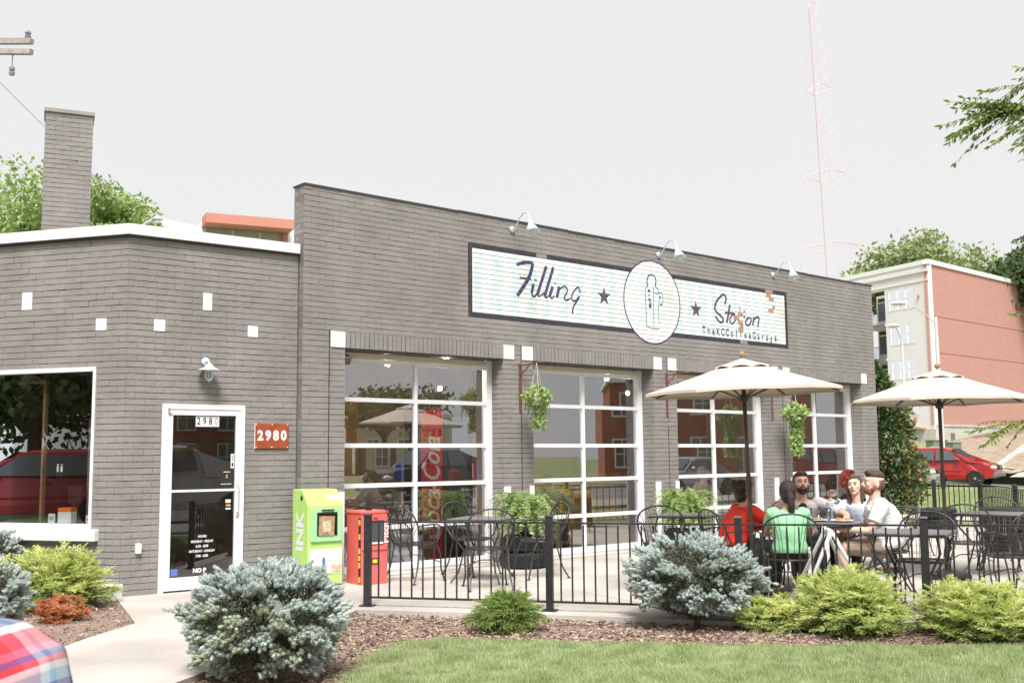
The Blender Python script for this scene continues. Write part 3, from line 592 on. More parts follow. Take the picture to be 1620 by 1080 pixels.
def clipz(poly,z0,z1):
    for s,zc in((1,z0),(-1,z1)):
        out=[]
        for i in range(len(poly)):
            p,q=poly[i],poly[(i+1)%len(poly)]; a,c=s*(p[1]-zc),s*(q[1]-zc)
            if a>=0: out.append(p)
            if (a>=0)!=(c>=0): t=a/(a-c); out.append((p[0]+(q[0]-p[0])*t,p[1]+(q[1]-p[1])*t))
        poly=out
        if len(poly)<3: return []
    return poly
LAY=[0]
def paint(b,poly,d):
    LAY[0]+=1; d=d+.00005*(LAY[0]%9); k0=int((min(p[1] for p in poly)-BZ)/CH)-1; k1=int((max(p[1] for p in poly)-BZ)/CH)+1
    for k in range(k0,k1+1):
        q=clipz(poly,BZ+k*CH+J,BZ+(k+1)*CH-J)
        if len(q)>=3: b.add([(x,-d,z) for x,z in q],[tuple(range(len(q)))])
def stroke(b,pts,w,d,smooth=True):
    pts=[V(p[0],p[1],0) for p in pts]
    if smooth and len(pts)>2:
        out=[]; n=len(pts)
        for i in range(n-1):
            p0,p1,p2,p3=pts[max(i-1,0)],pts[i],pts[i+1],pts[min(i+2,n-1)]
            for k in range(5):
                t=k/5; out.append(.5*((2*p1)+(p2-p0)*t+(2*p0-5*p1+4*p2-p3)*t*t+(3*p1-p0-3*p2+p3)*t**3))
        out.append(pts[-1]); pts=out
    L=[];R=[]
    for i,p in enumerate(pts):
        t=(pts[min(i+1,len(pts)-1)]-pts[max(i-1,0)]).normalized(); n=V(-t.y,t.x,0)*w/2; L.append(p+n);R.append(p-n)
    for i in range(len(pts)-1): paint(b,[(q.x,q.y) for q in(L[i],L[i+1],R[i+1],R[i])],d)
def group_letters(data,names,sc,m):
    j=0
    for nm,cnt in names:
        b=MB()
        for w,pts in data[j:j+cnt]: stroke(b,pts,max(w*sc,.008),.0018)
        j+=cnt; sp(b,nm,m)
FILL=[(24,[(3.38,4.11),(3.54,4.16),(3.69,4.17)]),(28,[(3.69,4.17),(3.65,4.03),(3.57,3.89),(3.39,3.67)]),(13,[(3.44,3.93),(3.65,3.93)]),(24,[(3.7,3.87),(3.66,3.73)]),(14,[(3.66,3.73),(3.68,3.69),(3.72,3.69),(3.76,3.73)]),(24,[(3.74,3.94),(3.74,3.92)]),(26,[(3.95,4.15),(3.77,3.72)]),(12,[(3.77,3.72),(3.81,3.7),(3.9,3.76)]),(26,[(4.09,4.15),(3.91,3.71)]),(12,[(3.91,3.71),(3.94,3.69),(4.03,3.75)]),(26,[(4.07,3.87),(4.01,3.72)]),(12,[(4.01,3.72),(4.05,3.69),(4.1,3.74)]),(22,[(4.12,3.93),(4.12,3.91)]),(26,[(4.2,3.88),(4.15,3.71)]),(13,[(4.19,3.82),(4.25,3.87),(4.31,3.89),(4.36,3.86),(4.35,3.8),(4.3,3.73),(4.31,3.7),(4.35,3.69),(4.43,3.73)]),(13,[(4.62,3.82),(4.62,3.86),(4.59,3.9),(4.54,3.88),(4.47,3.8),(4.45,3.73),(4.48,3.69),(4.54,3.71),(4.6,3.77)]),(15,[(4.61,3.77),(4.56,3.7),(4.49,3.62),(4.47,3.57),(4.46,3.5)])]
group_letters(FILL,[('letter',3),('letter',3),('letter',2),('letter',2),('letter',3),('letter',2),('letter',2)],.0021,'paint_ink')
STAT=[(11,[(8.04,3.95),(8.08,4.05),(8.04,4.11),(7.97,4.1),(7.83,3.99),(7.77,3.87),(7.82,3.8),(7.97,3.72),(7.98,3.66),(7.89,3.64),(7.78,3.73)]),(13,[(8.18,3.96),(8.13,3.79),(8.08,3.64)]),(9,[(8.03,3.81),(8.28,3.82)]),(9,[(8.32,3.81),(8.24,3.79),(8.17,3.72),(8.18,3.66),(8.24,3.64),(8.32,3.71)]),(8,[(8.45,3.96),(8.45,3.93)]),(6,[(8.45,3.92),(8.46,3.85)]),(12,[(8.57,3.89),(8.57,3.86)]),(9,[(8.57,3.81),(8.56,3.75)]),(10,[(8.73,3.78),(8.64,3.75),(8.6,3.68),(8.64,3.64),(8.71,3.66),(8.76,3.73),(8.74,3.78)]),(12,[(8.84,3.8),(8.8,3.65)]),(10,[(8.83,3.75),(8.91,3.8),(8.98,3.8),(8.98,3.75),(8.94,3.63)])]
group_letters(STAT,[('letter',1),('letter',2),('letter',1),('letter',2),('letter',2),('letter',1),('letter',2)],.0038,'paint_ink')
for ch,i in zip('TheKCCoffeeGarage',range(17)):
    vs,fs=txt(ch,.185,sx=.74,bold=.004); b=MB(); xc=7.47+i*.1235
    for f in fs: paint(b,[(xc+vs[k][0],3.468+vs[k][1]+(-.012 if ch=='g' else 0)) for k in f],.0018)
    sp(b,'letter','paint_ink')
for cx,cz in((5.13,3.82),(7.28,3.80)):
    b=MB(); pts=[(cx+r*math.cos(PI/2+k*PI/5),cz+r*math.sin(PI/2+k*PI/5)) for k,r in enumerate([.15,.06]*5)]
    for k in range(5): paint(b,[pts[2*k],pts[(2*k+1)%10],(cx,cz),pts[(2*k-1)%10]],.0018)
    sp(b,'star','paint_star')
b=MB()
N=48; cp=[(EC[0]+ER*math.cos(2*PI*k/N),EC[1]+ER*math.sin(2*PI*k/N)) for k in range(N)]
paint(b,cp,.0020); em=sp(b,'emblem','paint_white_s')
b=MB(); 
for k in range(N):
    r0,r1=ER-.008,ER+.014; a0,a1=2*PI*k/N,2*PI*(k+1)/N
    paint(b,[(EC[0]+r*math.cos(a),EC[1]+r*math.sin(a)) for r,a in((r0,a0),(r1,a0),(r1,a1),(r0,a1))],.0031)
sp(b,'emblem_ring','paint_ink',em)
b=MB()
for k in range(51,63):
    z=BZ+k*CH; paint(b,[(5.78+random.uniform(-.03,.03),z+.016),(6.55+random.uniform(-.03,.03),z+.016),(6.55,z+.056),(5.78,z+.056)],.0027)
sp(b,'stripe','paint_aqua',em)
EMB=[(9,[(6.12,4.08),(6.1,4.14),(6.13,4.23),(6.2,4.26),(6.27,4.25),(6.31,4.18),(6.29,4.08)]),(5,[(6.12,4.08),(6.07,4.04),(6.05,3.97),(6.06,3.76),(6.07,3.43)]),(4,[(6.25,4.08),(6.24,3.74),(6.24,3.41)]),(5,[(6.08,3.43),(6.24,3.41),(6.37,3.42)]),(5,[(6.29,4.08),(6.36,4.05),(6.37,3.97)]),(4,[(6.25,3.99),(6.33,3.97),(6.43,4.0),(6.47,3.9),(6.45,3.82),(6.4,3.78)]),(4,[(6.39,3.97),(6.36,3.75),(6.36,3.48)]),(15,[(6.11,4.0),(6.17,4.0)]),(14,[(6.13,3.93),(6.15,3.94)]),(14,[(6.12,3.86),(6.18,3.86)]),(20,[(6.13,3.76),(6.19,3.76)]),(4,[(6.13,3.82),(6.18,3.82),(6.19,3.8),(6.13,3.8)]),(12,[(6.38,3.92),(6.42,3.92)]),(8,[(6.39,3.81),(6.44,3.81)])]
for w,pts in EMB: b=MB(); stroke(b,pts,max(w*.0028,.012),.0035); sp(b,'pump_line','paint_ink',em)
for x,z,w in((8.46,3.82,.12),(8.34,3.75,.13),(8.45,3.685,.12),(8.48,3.615,.09),(8.46,3.545,.12),(9.30,4.28,.18),(9.28,4.22,.12),(9.36,4.15,.12),(9.42,4.02,.06),(9.34,3.945,.13)):
    k=int((z-BZ)/CH); z0=BZ+k*CH; sp(MB().add([(x-w*.6,-.0042,z0+J),(x+w*.6,-.0042,z0+J),(x+w*.6,-.0042,z0+CH-J),(x-w*.6,-.0042,z0+CH-J)],[(0,1,2,3)]),'painted_brick','paint_brick')
# ============================================================ fences
def fence(name,label,pts,H,nb,posts,base=.0):
    t=thing(name,label,'fence',tuple(pts[0]))
    def fp(b,nm,**k): return b.build(nm,'black_iron',t,world=True,**k)
    pm=None
    for i,p in enumerate(pts):
        if not posts[i]: continue
        fp(MB().box((p.x,p.y,H/2+.02),(.065,.065,H+.04),rz=math.atan2(*(pts[1]-pts[0]).yx)).box((p.x,p.y,H+.048),(.078,.078,.018),rz=math.atan2(*(pts[1]-pts[0]).yx),taper=.8),'post',bevel=.003)
        fp(MB().box((p.x,p.y,.006),(.14,.12,.012),rz=math.atan2(*(pts[1]-pts[0]).yx)),'base_plate')
    for a,c,n in zip(pts,pts[1:],nb):
        d=(c-a); L=d.length; u=d.normalized(); an=math.atan2(u.y,u.x); m=(a+c)/2
        fp(MB().box((m.x,m.y,H-.02),(L-.066,.034,.016),rz=an),'rail'); fp(MB().box((m.x,m.y,.085),(L-.066,.03,.018),rz=an),'rail')
        for k in range(n):
            q=a+u*(L*(k+1)/(n+1)); fp(MB().box((q.x,q.y,(.076+H-.028)/2),(.014,.014,H-.028-.094+.0),rz=an),'baluster')
    return t
fence('iron_fence','low black iron fence along the front edge of the patio beside the mulch bed',[P1,P2,P3,P4,P5],.83,[15,15,14,14],[1,1,1,1,1])
FA,FB=V(14.58,-.1,0),V(14.45,-1.12,0)
fence('iron_fence','black iron fence at the far end of the patio in front of the back lawn',[V(13.2,1.15,0),FA,FB,V(11.9,-2.95,0),V(9.4,-4.75,0),V(7.0,-6.6,0)],.84,[13,8,22,22,22],[1,1,1,1,1,1])
# ============================================================ patio chairs and tables
def make_chair(label,loc,rz,group='wrought iron patio chairs'):
    t=thing('patio_chair',label,'chair',loc,rz,group)
    hoop=[(-.215,-.10,.43),(-.245,-.19,.56),(-.262,-.25,.68),(-.225,-.29,.79),(-.12,-.315,.855),(0,-.322,.872),(.12,-.315,.855),(.225,-.29,.79),(.262,-.25,.68),(.245,-.19,.56),(.215,-.10,.43)]
    def sm(p,n=4):
        out=[]; P=[V(*q) for q in p]
        for i in range(len(P)-1):
            p0,p1,p2,p3=P[max(i-1,0)],P[i],P[i+1],P[min(i+2,len(P)-1)]
            for k in range(n): q=k/n; out.append(.5*((2*p1)+(p2-p0)*q+(2*p0-5*p1+4*p2-p3)*q*q+(3*p1-p0-3*p2+p3)*q**3))
        return out+[P[-1]]
    H=sm(hoop,3); MB().tube(H,.0095,6).build('back_frame','chair_iron',t,smooth=True)
    mid=[q for q in H if q.z>.62]; n=12
    for k in range(n):
        q=mid[int((k+.5)*len(mid)/n)]; x=q.x*.62; MB().tube(sm([(q.x,q.y,q.z),(x*1.15,q.y+.02,.62 if abs(q.x)<.24 else .58),(x,-.20,.44)],2),.0035,4,cap=False).build('spindle','chair_iron',t)
    ring=[(.225*math.cos(a)*(1 if math.sin(a)<0 else 1.04),.215*math.sin(a)+.005,.435) for a in np.linspace(0,2*PI,21)]
    MB().tube(ring,.010,6,cap=False).build('seat_frame','chair_iron',t,smooth=True)
    b=MB()
    for i in range(-8,9):
        c=i*.025; h=math.sqrt(max(0,.222**2-c*c))*.97; b.box((c,.005,.437-.02*(1-(c/.22)**2)),(.0055,2*h,.003)); b.box((0,c+.005,.4365-.02*(1-(c/.22)**2)),(2*h,.0055,.003))
    b.build('seat_mesh','chair_iron',t,kind='stuff')
    for s in(-1,1):
        MB().tube(sm([(s*.258,-.22,.65),(s*.275,-.05,.665),(s*.27,.10,.655),(s*.262,.175,.61),(s*.245,.16,.52),(s*.225,.12,.44)],3),.009,6).build('arm','chair_iron',t,smooth=True)
        MB().tube(sm([(s*.225,.12,.44),(s*.235,.19,.30),(s*.225,.21,.15),(s*.245,.25,.012)],3),.010,6).box((s*.247,.253,.006),(.035,.035,.012)).build('leg','chair_iron',t,smooth=False)
        MB().tube(sm([(s*.205,-.12,.44),(s*.205,-.16,.28),(s*.215,-.20,.14),(s*.235,-.27,.012)],3),.010,6).box((s*.237,-.273,.006),(.035,.035,.012)).build('leg','chair_iron',t)
    MB().tube(sm([(-.225,.20,.22),(-.1,.02,.30),(0,-.03,.31),(.1,.02,.30),(.225,.20,.22)],3),.006,5).build('stretcher','chair_iron',t)
    return t
def G(x,y,z=0): return on_ground(x,y,z)
# where the people sit: column in the photo, metres away, heading
FOLK={'red':(1160,11.15,math.radians(-22)),'green':(1247,10.35,math.radians(38)),'grey':(1266,12.15,math.radians(222)),'brown':(1362,11.95,math.radians(186)),'white':(1397,11.05,math.radians(128)),'curly':(1348,13.3,math.radians(-92)),'hood':(862,0,math.radians(20)),'beige':(1108,0,math.radians(-20))}
YIN={'hood':1.1,'beige':1.0}
PEOPLE={
'red':dict(label='woman in a red shirt with a dark hair bun, leaning on the table at left',lean=.42,k=.97,head=(-.1,-.35,0),L=((-.20,.26,-.24),(-.06,.36,-.02)),R=((.20,.30,-.24),(.10,.50,-.22)),shirt='shirt_red',sleeve=.72,hair='hair_auburn',style='bun',sw=.17,bulk=1.08),
'green':dict(label='woman in a mint green t-shirt with a long dark ponytail, back to the camera',lean=.22,k=.93,head=(.15,-.15,0),L=((-.24,.14,-.26),(-.16,.40,-.26)),R=((.24,.14,-.26),(.16,.40,-.26)),shirt='shirt_green',sleeve=.33,hair='hair_dark',style='pony',sw=.165,skin='skin_tan'),
'grey':dict(label='bearded man in a grey short sleeved shirt facing the camera with one elbow raised',lean=.36,k=1.03,head=(.05,-.18,0),L=((-.44,.20,-.16),(-.34,.46,-.32)),R=((.34,.18,-.26),(.44,.40,-.33)),shirt='shirt_grey',sleeve=.42,undershirt='shirt_black',hair='hair_dark',style='quiff',sw=.195,skin='skin_tan',beard='hair_dark',pants='jeans',bulk=1.03),
'brown':dict(label='woman with straight brown hair in pale blue raising a fork to her chin',lean=.28,k=.95,head=(.15,-.25,.12),L=((-.22,.10,-.26),(-.16,.36,-.26)),R=((.26,.20,-.22),(.20,.26,.04)),shirt='shirt_blue',sleeve=.95,hair='hair_brown',style='long',sw=.165),
'white':dict(label='broad man in a white t-shirt with faded haircut and red beard, back to camera',lean=.20,k=1.03,head=(.25,-.12,0),L=((-.27,.10,-.28),(-.18,.38,-.27)),R=((.27,.08,-.28),(.18,.36,-.27)),shirt='shirt_white',sleeve=.36,hair='hair_brown',style='fade',sw=.225,bulk=1.26,beard='beard_red',pants='shorts',short_pants=True),
'curly':dict(label='woman with red curly hair and sunglasses in a black top by the last pier',lean=.12,k=.97,head=(.2,-.45,0),L=((-.22,.06,-.26),(-.12,.30,-.22)),R=((.22,.06,-.26),(.12,.32,-.20)),shirt='shirt_black',sleeve=.30,pants='jeans',hair='hair_red',style='curly',sw=.165,glasses=True),
'hood':dict(label='person in a dark top bent over a table inside the second garage door',lean=.5,k=1.0,head=(0,-.4,0),shirt='decal_grey',sleeve=1,hair='hair_dark',style='short',pants='jeans',vox=.012),
'beige':dict(label='grey haired person in beige seen through the third garage door',lean=.2,k=1.0,head=(0,-.1,0),shirt='shirt_beige',sleeve=1,hair='hair_grey',style='short',pants='jeans',vox=.012)}
TABC=at_depth(1284,822,11.25); TABC.z=0
SEATL={'red':'iron chair under the woman in the red shirt','green':'iron chair under the woman in the mint green shirt, back to the fence','grey':'iron chair under the bearded man in the grey shirt','brown':'iron chair under the brown haired woman in pale blue','white':'iron chair under the broad man in the white t-shirt','curly':'iron chair under the woman with red curly hair'}
CHAIRS=[ # label, x,y, facing angle (rz so that +y local faces the way the chair faces)
 ('empty iron chair just right of the red newspaper box, side on to the glass door',(1.02,-.85),-1.35),
 ('empty iron chair with its round back to the first garage door, behind the square table',(1.98,-.72),PI+.15),
 ('empty iron chair nearest the fence at the square table, turned toward the first door',(1.22,-1.95),-.55),
 ('empty iron chair between the square table and the tyre planter',(2.35,-1.55),1.25),
 ('empty iron chair side on behind the left edge of the middle blue spruce',(3.0,-2.95),-1.0),
 ('empty iron chair behind the man in white, seen against the back lawn',(8.1,-3.15),-2.5),
 ('empty iron chair left of the right hand umbrella table with a tall curved back',(5.35,-5.35),-1.2),
 ('empty iron chair behind the right hand table in front of the big tyre planter',(7.0,-4.9),2.0),
 ('empty iron chair tipped in under the small table by the fence post',(3.15,-6.0),1.9),
 ('iron chair at the right edge of the photo beside the right hand table',(5.75,-6.1),.6),
 ('iron chair cut by the right edge near the back fence',(8.3,-5.15),1.9),
 ('empty iron chair at the near right behind the chartreuse junipers',(4.2,-6.35),-.4)]
c0=make_chair(CHAIRS[0][0],(*CHAIRS[0][1],0),CHAIRS[0][2])
for l,(x,y),r in CHAIRS[1:]: dup(c0,(x,y,0),r,l)
for k,l in SEATL.items(): p=at_depth(FOLK[k][0],800,FOLK[k][1]); dup(c0,(p.x,p.y,0),FOLK[k][2]-PI/2,l)
def table(label,loc,rz,size,round_=False,cat='table'):
    t=thing('round_table' if round_ else 'square_table',label,cat,loc,rz,'metal patio tables'); h=.72
    if round_: MB().lathe([(0,h-.012),(size/2,h-.012),(size/2,h+.004),(size/2-.012,h+.008),(0,h+.008)],n=36).build('table_top','table_top',t)
    else:
        MB().box((0,0,h),(size,size,.012)).build('table_top','table_top',t,bevel=.004)
        s=size/2; MB().tube([(-s,-s,h-.012),(s,-s,h-.012),(s,s,h-.012),(-s,s,h-.012),(-s,-s,h-.012)],.012,6).build('edge_rim','chair_iron',t)
    for a in range(4):
        q=a*PI/2+PI/4; r=size*.44 if round_ else size*.6; c,s=math.cos(q),math.sin(q)
        MB().tube([(c*r*.9,s*r*.9,h-.02),(c*r,s*r,h-.16),(c*r*.62,s*r*.62,.36),(c*r*.8,s*r*.8,.12),(c*r*1.05,s*r*1.05,.008)],.011,6).build('leg','chair_iron',t)
        MB().tube([(c*(r*.66+.05*math.cos(k)),s*(r*.66+.05*math.cos(k)),.25+.05*math.sin(k)) for k in np.linspace(0,5.4,9)],.005,4).build('scroll','chair_iron',t)
    return t
table('empty dark square table in front of the first garage door, between four iron chairs',(1.62,-1.38,0),.55,.66)
table('small grey square table seen over the top of the middle blue spruce',(3.68,-2.72,0),.35,.70)
table('round dark table where the five people sit under the first umbrella',tuple(TABC),0,1.02,True)
table('small grey square table with rounded rim beside the fence post at lower right',(2.80,-6.08,0),.32,.68)
table('dark square table at far right in front of the big tyre planter',(6.25,-5.25,0),.1,.74)
# ============================================================ umbrellas
def umbrella(label,loc,R,ztop,zrim,lean=(0,0)):
    t=thing('patio_umbrella',label,'umbrella',loc,.2,'cream market umbrellas'); n=8
    def ring(r,z,sag=0,m=4):
        out=[]
        for k in range(n):
            a0,a1=2*PI*k/n,2*PI*(k+1)/n
            for j in range(m):
                q=j/m; p=V(math.cos(a0)*r,math.sin(a0)*r,0).lerp(V(math.cos(a1)*r,math.sin(a1)*r,0),q); s=math.sin(q*PI); out.append((p.x*(1-.02*s*sag),p.y*(1-.02*s*sag),z-(.02*sag*s if sag<0 else -.03*s*sag)))
        return out
    def canopy(zt,r0,r1,z1,name,flap=0):
        b=MB(); rs=[r0+(r1-r0)*i/5 for i in range(6)]; zs=[zt+(z1-zt)*((r-r0)/(r1-r0))**.93 for r in rs]; m=4*n; vs=[]
        for r,z in zip(rs,zs): vs+=ring(r,z,sag=.0 if r==r0 else -.3*0+.35*(r/r1))
        for i in range(5):
            for k in range(m): b_=(i*m+k,(i+1)*m+k,(i+1)*m+(k+1)%m,i*m+(k+1)%m); b.f.append(b_)
        b.v=vs
        if flap:
            o=len(b.v); b.v+=[(x*1.004,y*1.004,z-flap) for x,y,z in ring(r1,z1,sag=.35)]
            for k in range(m): b.f.append((5*m+k,o+k,o+(k+1)%m,5*m+(k+1)%m))
        ob=b.build(name,'canvas',t); so_=ob.modifiers.new('thick','SOLIDIFY'); so_.thickness=.003; return ob
    sl=(ztop-zrim)/R
    canopy(ztop-sl*.06,.10,R,zrim,'canopy',flap=.028)
    # wind vent cap, lifted and scalloped between the ribs
    b=MB(); m=32; vs=[(0,0,ztop+.022)]
    for k in range(m): a=2*PI*k/m; vs.append((.27*R*math.cos(a),.27*R*math.sin(a),ztop+.006-sl*.27*R+.020*abs(math.sin(a*4))))
    b.add(vs,[(0,k+1,(k+1)%m+1) for k in range(m)]); cap=b.build('vent_cap','canvas',t); cap.modifiers.new('t','SOLIDIFY').thickness=.003
    for k in range(n):
        a=2*PI*k/n; c,s=math.cos(a),math.sin(a); f=lambda r,dz: (c*r,s*r,ztop-sl*r-dz)
        rb=MB().tube([f(.06,.03),f(R*.985,.012)],.009,4).build('rib','rib_dark',t)
        MB().tube([(c*.04,s*.04,ztop-.52*(ztop-zrim)-.22),f(R*.5,.035)],.008,4).build('strut','rib_dark',rb)
    MB().lathe([(.02,ztop-.52*(ztop-zrim)-.26),(.045,ztop-.52*(ztop-zrim)-.25),(.045,ztop-.52*(ztop-zrim)-.20),(.02,ztop-.52*(ztop-zrim)-.17)],n=10).build('hub','rib_dark',t)
    MB().tube([(0,0,.02),(0,0,ztop)],.0215,12).build('pole','pole_brown',t,smooth=True)
    MB().lathe([(.024,1.02),(.031,1.04),(.034,1.10),(.031,1.19),(.024,1.22)],n=12).build('joint_sleeve','pole_brown',t)
    MB().tube([(0,.02,1.12),(-.03,-.045,1.12),(-.09,-.06,1.11),(-.09,-.06,1.16)],.008,6).build('crank','black_iron',t)
    MB().ball((0,0,ztop+.062),.034,10,8).build('finial','wood',t)
    MB().lathe([(.25,.0),(.26,.03),(.24,.06),(.06,.10),(.032,.12),(.032,.32),(.026,.34)],n=20).build('base','black_iron',t)
    t.rotation_euler=(lean[0],lean[1],.2)
    return t
U1=at_depth(1187,700,11.0); U2=at_depth(1489,700,12.45)
umbrella('left cream umbrella over the table where people sit',(U1.x,U1.y,0),1.04,2.40,2.075,lean=(-.017,-.020))
umbrella('right cream umbrella over the empty table, in front of the brick apartments',(U2.x,U2.y,0),1.05,2.38,2.035)
# ============================================================ newspaper boxes
def box_green():
    t=thing('newspaper_box','lime green newspaper box with a magazine in its window, left of the red one','newspaper box',(.05,-.30,0),-.10)
    w,d=.43,.42; prof=[(-d/2,.02),(d/2,.02),(d/2,.88),(d/2-.17,1.12),(-d/2,1.12)]
    # profile in (depth, z); front faces -y
    MB().prism([(-y if 0 else y,z) for y,z in [(-d/2,.02),(d/2,.02),(d/2,1.08),(-d/2+.16,1.08),(-d/2,.90)]],V(-w/2,0,0),EY,EZ,EX,0,w).build('body','green_box',t,bevel=.008)
    f=-d/2-.004
    MB().bb(-w/2+.03,w/2-.02,f-.02,f+.003,.50,.87).build('door','green_door',t,bevel=.004)
    MB().bb(-.115,.135,f-.026,f-.018,.565,.825).build('window_frame','door_dark',t)
    MB().add([(-.105,f-.0275,.575),(.125,f-.0275,.575),(.125,f-.0275,.815),(-.105,f-.0275,.815)],[(0,1,2,3)]).build('pane','glass_box',t)
    MB().box((.0,f-.0300,.675),(.19,.003,.215),M=Matrix.Rotation(.03,3,'Y')).build('magazine','decal_tan',t)
    MB().box((.0,f-.0325,.668),(.10,.003,.13),M=Matrix.Rotation(.03,3,'Y')).build('magazine_picture','decal_meadow',t)
    MB().bb(-.06,.09,f-.04,f-.02,.845,.857).build('handle','door_dark',t)
    MB().bb(-w/2+.02,w/2-.015,f-.002,f+.001,.135,.42).build('poster','decal_white',t)
    MB().bb(-w/2+.04,w/2-.02,f-.006,f-.003,.15,.24).build('poster_meadow','decal_meadow',t)
    b=MB(); b.bb(-.04,-.005,f-.010,f-.007,.17,.30); b.ball((-.022,f-.008,.315),.014,6,4); b.build('poster_figure','decal_blue',t)
    b=MB(); b.prism([(.02,.15),(.075,.15),(.05,.29),(.038,.29)],V(0,f-.007,0),EX,EZ,V(0,-1,0),0,.003); b.ball((.044,f-.008,.30),.012,6,4); b.build('poster_figure','decal_white',t)
    put_text('INK',.27,V(-w/2-.002,-.01,.60),EZ,EY,V(-1,0,0),.0,'lettering','decal_white',t,world=False,bold=.012,sx=.95)
    MB().box((-w/2-.003,-.04,.985),(.003,.05,.05),M=Matrix.Rotation(PI/4,3,'X')).build('emblem','decal_black',t)
    MB().bb(.04,.19,f+.055,f+.06,.96,1.02).build('sticker','decal_white',t).rotation_euler=(0,0,0)
    return t
box_green()
def box_red():
    t=thing('newspaper_box','red newspaper box with dark window and striped tape on its side','newspaper box',(.555,-.56,0),-.10)
    w,d=.345,.36; f=-d/2
    MB().bb(-w/2,w/2,f,d/2,.0,.80).build('body','red_box',t,bevel=.008)
    MB().box((0,0,.815),(w+.02,d+.02,.03),taper=.97).build('lid','red_box',t,bevel=.005)
    MB().bb(-w/2+.012,w/2-.012,f-.014,f-.001,.385,.785).build('door','red_box',t,bevel=.004)
    MB().bb(-.075,.115,f-.019,f-.013,.45,.72).build('window_frame','door_dark',t)
    MB().bb(-.065,.105,f-.0225,f-.019,.46,.71).build('pane','car_glass',t)
    MB().bb(-.06,.10,f-.026,f-.0235,.455,.475).build('tray_edge','decal_white',t)
    MB().bb(-.140,-.09,f-.018,f-.015,.60,.68).build('price_label','decal_white',t)
    put_text('Pitch',.11,V(.138,f-.0155,.58),EZ,V(-1,0,0),V(0,-1,0),0,'lettering','decal_white',t,world=False,bold=.003,sx=1.1)
    MB().bb(-.045,.045,f-.004,f-.001,.225,.295).build('sticker','decal_black',t); MB().bb(-.025,.035,f-.007,f-.0045,.24,.28).build('sticker','yellow_tape',t)
    MB().bb(-.03,.03,f-.03,f-.014,.755,.77).build('handle','red_box',t)
    for k in range(9): 
        if k%2==0 or k==3: MB().bb(-w/2-.003,-w/2-.0005,f+.01,f+.05,.03+k*.08,.09+k*.08).build('tape','yellow_tape',t)
    MB().bb(-w/2-.002,-w/2+.0,f+.0,f+.055,.02,.75).build('tape_backing','decal_black',t)
    return t
box_red()
tag(MB().lathe([(.03,0),(.045,.01),(.05,.04),(.046,.04),(.04,.012),(.0,.008)],c=(.55,-.60,.832),n=12).build('ashtray','black_iron'),'small dark ashtray standing on top of the red newspaper box','ashtray')
# ============================================================ wall lamps
def gooseneck(label,x,z):
    t=thing('barn_light',label,'lamp',(x,0,z),0,'galvanised barn lights above the painted sign'); 
    MB().lathe([(.0,0),(.06,0),(.055,.03),(.02,.045)],n=14,M=Matrix.Rotation(PI/2,3,'X')).build('wall_plate','galv',t,smooth=True)
    pts=[(0,-.03,0),(0,-.12,.03),(0,-.22,.16),(0,-.34,.24),(0,-.46,.22),(0,-.52,.12),(0,-.53,.07)]
    MB().tube(pts,.012,8).build('gooseneck','galv',t,smooth=True)
    Mx=Matrix.Rotation(-.35,3,'X')
    b=MB().lathe([(.03,.11),(.036,.06),(.04,.03),(.085,-.05),(.14,-.145),(.133,-.145),(.08,-.05),(.02,.02)],c=(0,-.54,0),n=20,M=Mx); b.build('shade','galv',t,smooth=True)
    MB().ball((0,-.55,-.05),.035).build('bulb','decal_white',t)
    t.scale=(.82,.74,.82)
    return t
gooseneck('galvanised gooseneck barn light above the left end of the painted sign',3.30,4.60)
gooseneck('galvanised gooseneck barn light above the round emblem',6.38,4.60)
gooseneck('galvanised gooseneck barn light nearest the right end of the wall',9.43,4.60)
q=OD+dD*(-1.14); t=thing('door_light','galvanised jelly jar lamp on the brick above the entrance door','lamp',(q.x,q.y,2.42),math.atan2(dD.y,dD.x))
MB().lathe([(.0,0),(.05,0),(.048,.02),(.02,.03)],c=(0,0,.10),n=14,M=Matrix.Rotation(PI/2,3,'X')).build('wall_plate','galv',t,smooth=True)
MB().tube([(0,-.02,.10),(0,-.08,.11),(0,-.12,.08),(0,-.12,.05)],.014,8).build('arm','galv',t)
MB().lathe([(.03,.07),(.045,.05),(.055,.035),(.125,.0),(.127,-.006),(.05,.02),(.0,.02)],c=(0,-.12,0),n=20).build('shade','galv',t,smooth=True)
MB().lathe([(.04,.0),(.043,-.06),(.035,-.11),(.0,-.12)],c=(0,-.12,0),n=12).build('glass_jar','glass_cup',t,smooth=True)
b=MB()
for k in range(6): a=k*PI/3; b.tube([(.047*math.cos(a),-.12+.047*math.sin(a),0),(.047*math.cos(a),-.12+.047*math.sin(a),-.08),(.0,-.12,-.13)],.0035,4)
b.build('cage','galv',t)
# house number plate
q=OD+dD*(-.33)+V(0,0,1.695); t=thing('number_sign','rust orange metal plate with white house number 2980 beside the door','sign',(q.x,q.y,0),math.atan2(dD.y,dD.x))
MB().bb(-.208,.208,-.022,-.008,1.55,1.84).build('plate','sign_rust',t,bevel=.004)
MB().bb(-.213,-.2085,-.023,-.007,1.548,1.842).build('edge_strip','decal_white',t)
for i,ch in enumerate('2980'): put_text(ch,.155,V(-.145+i*.097,-.0235,1.695),EX,EZ,V(0,-1,0),0,'digit','decal_white',t,world=False,bold=.007,sx=.92)
for x in(-.195,0,.195):
    for z in(1.563,1.827): MB().ball((x,-.023,z),.008,6,4).build('rivet','decal_white',t)
t=thing('flood_light','small dark flood light under the first lintel at the left','lamp',(.66,.10,2.66))
MB().box((0,0,-.02),(.09,.12,.10),M=Matrix.Rotation(.5,3,'X')).build('housing','frame_bronze',t,bevel=.01); MB().tube([(0,.02,.03),(0,.04,.085)],.015,8).build('bracket','frame_bronze',t)
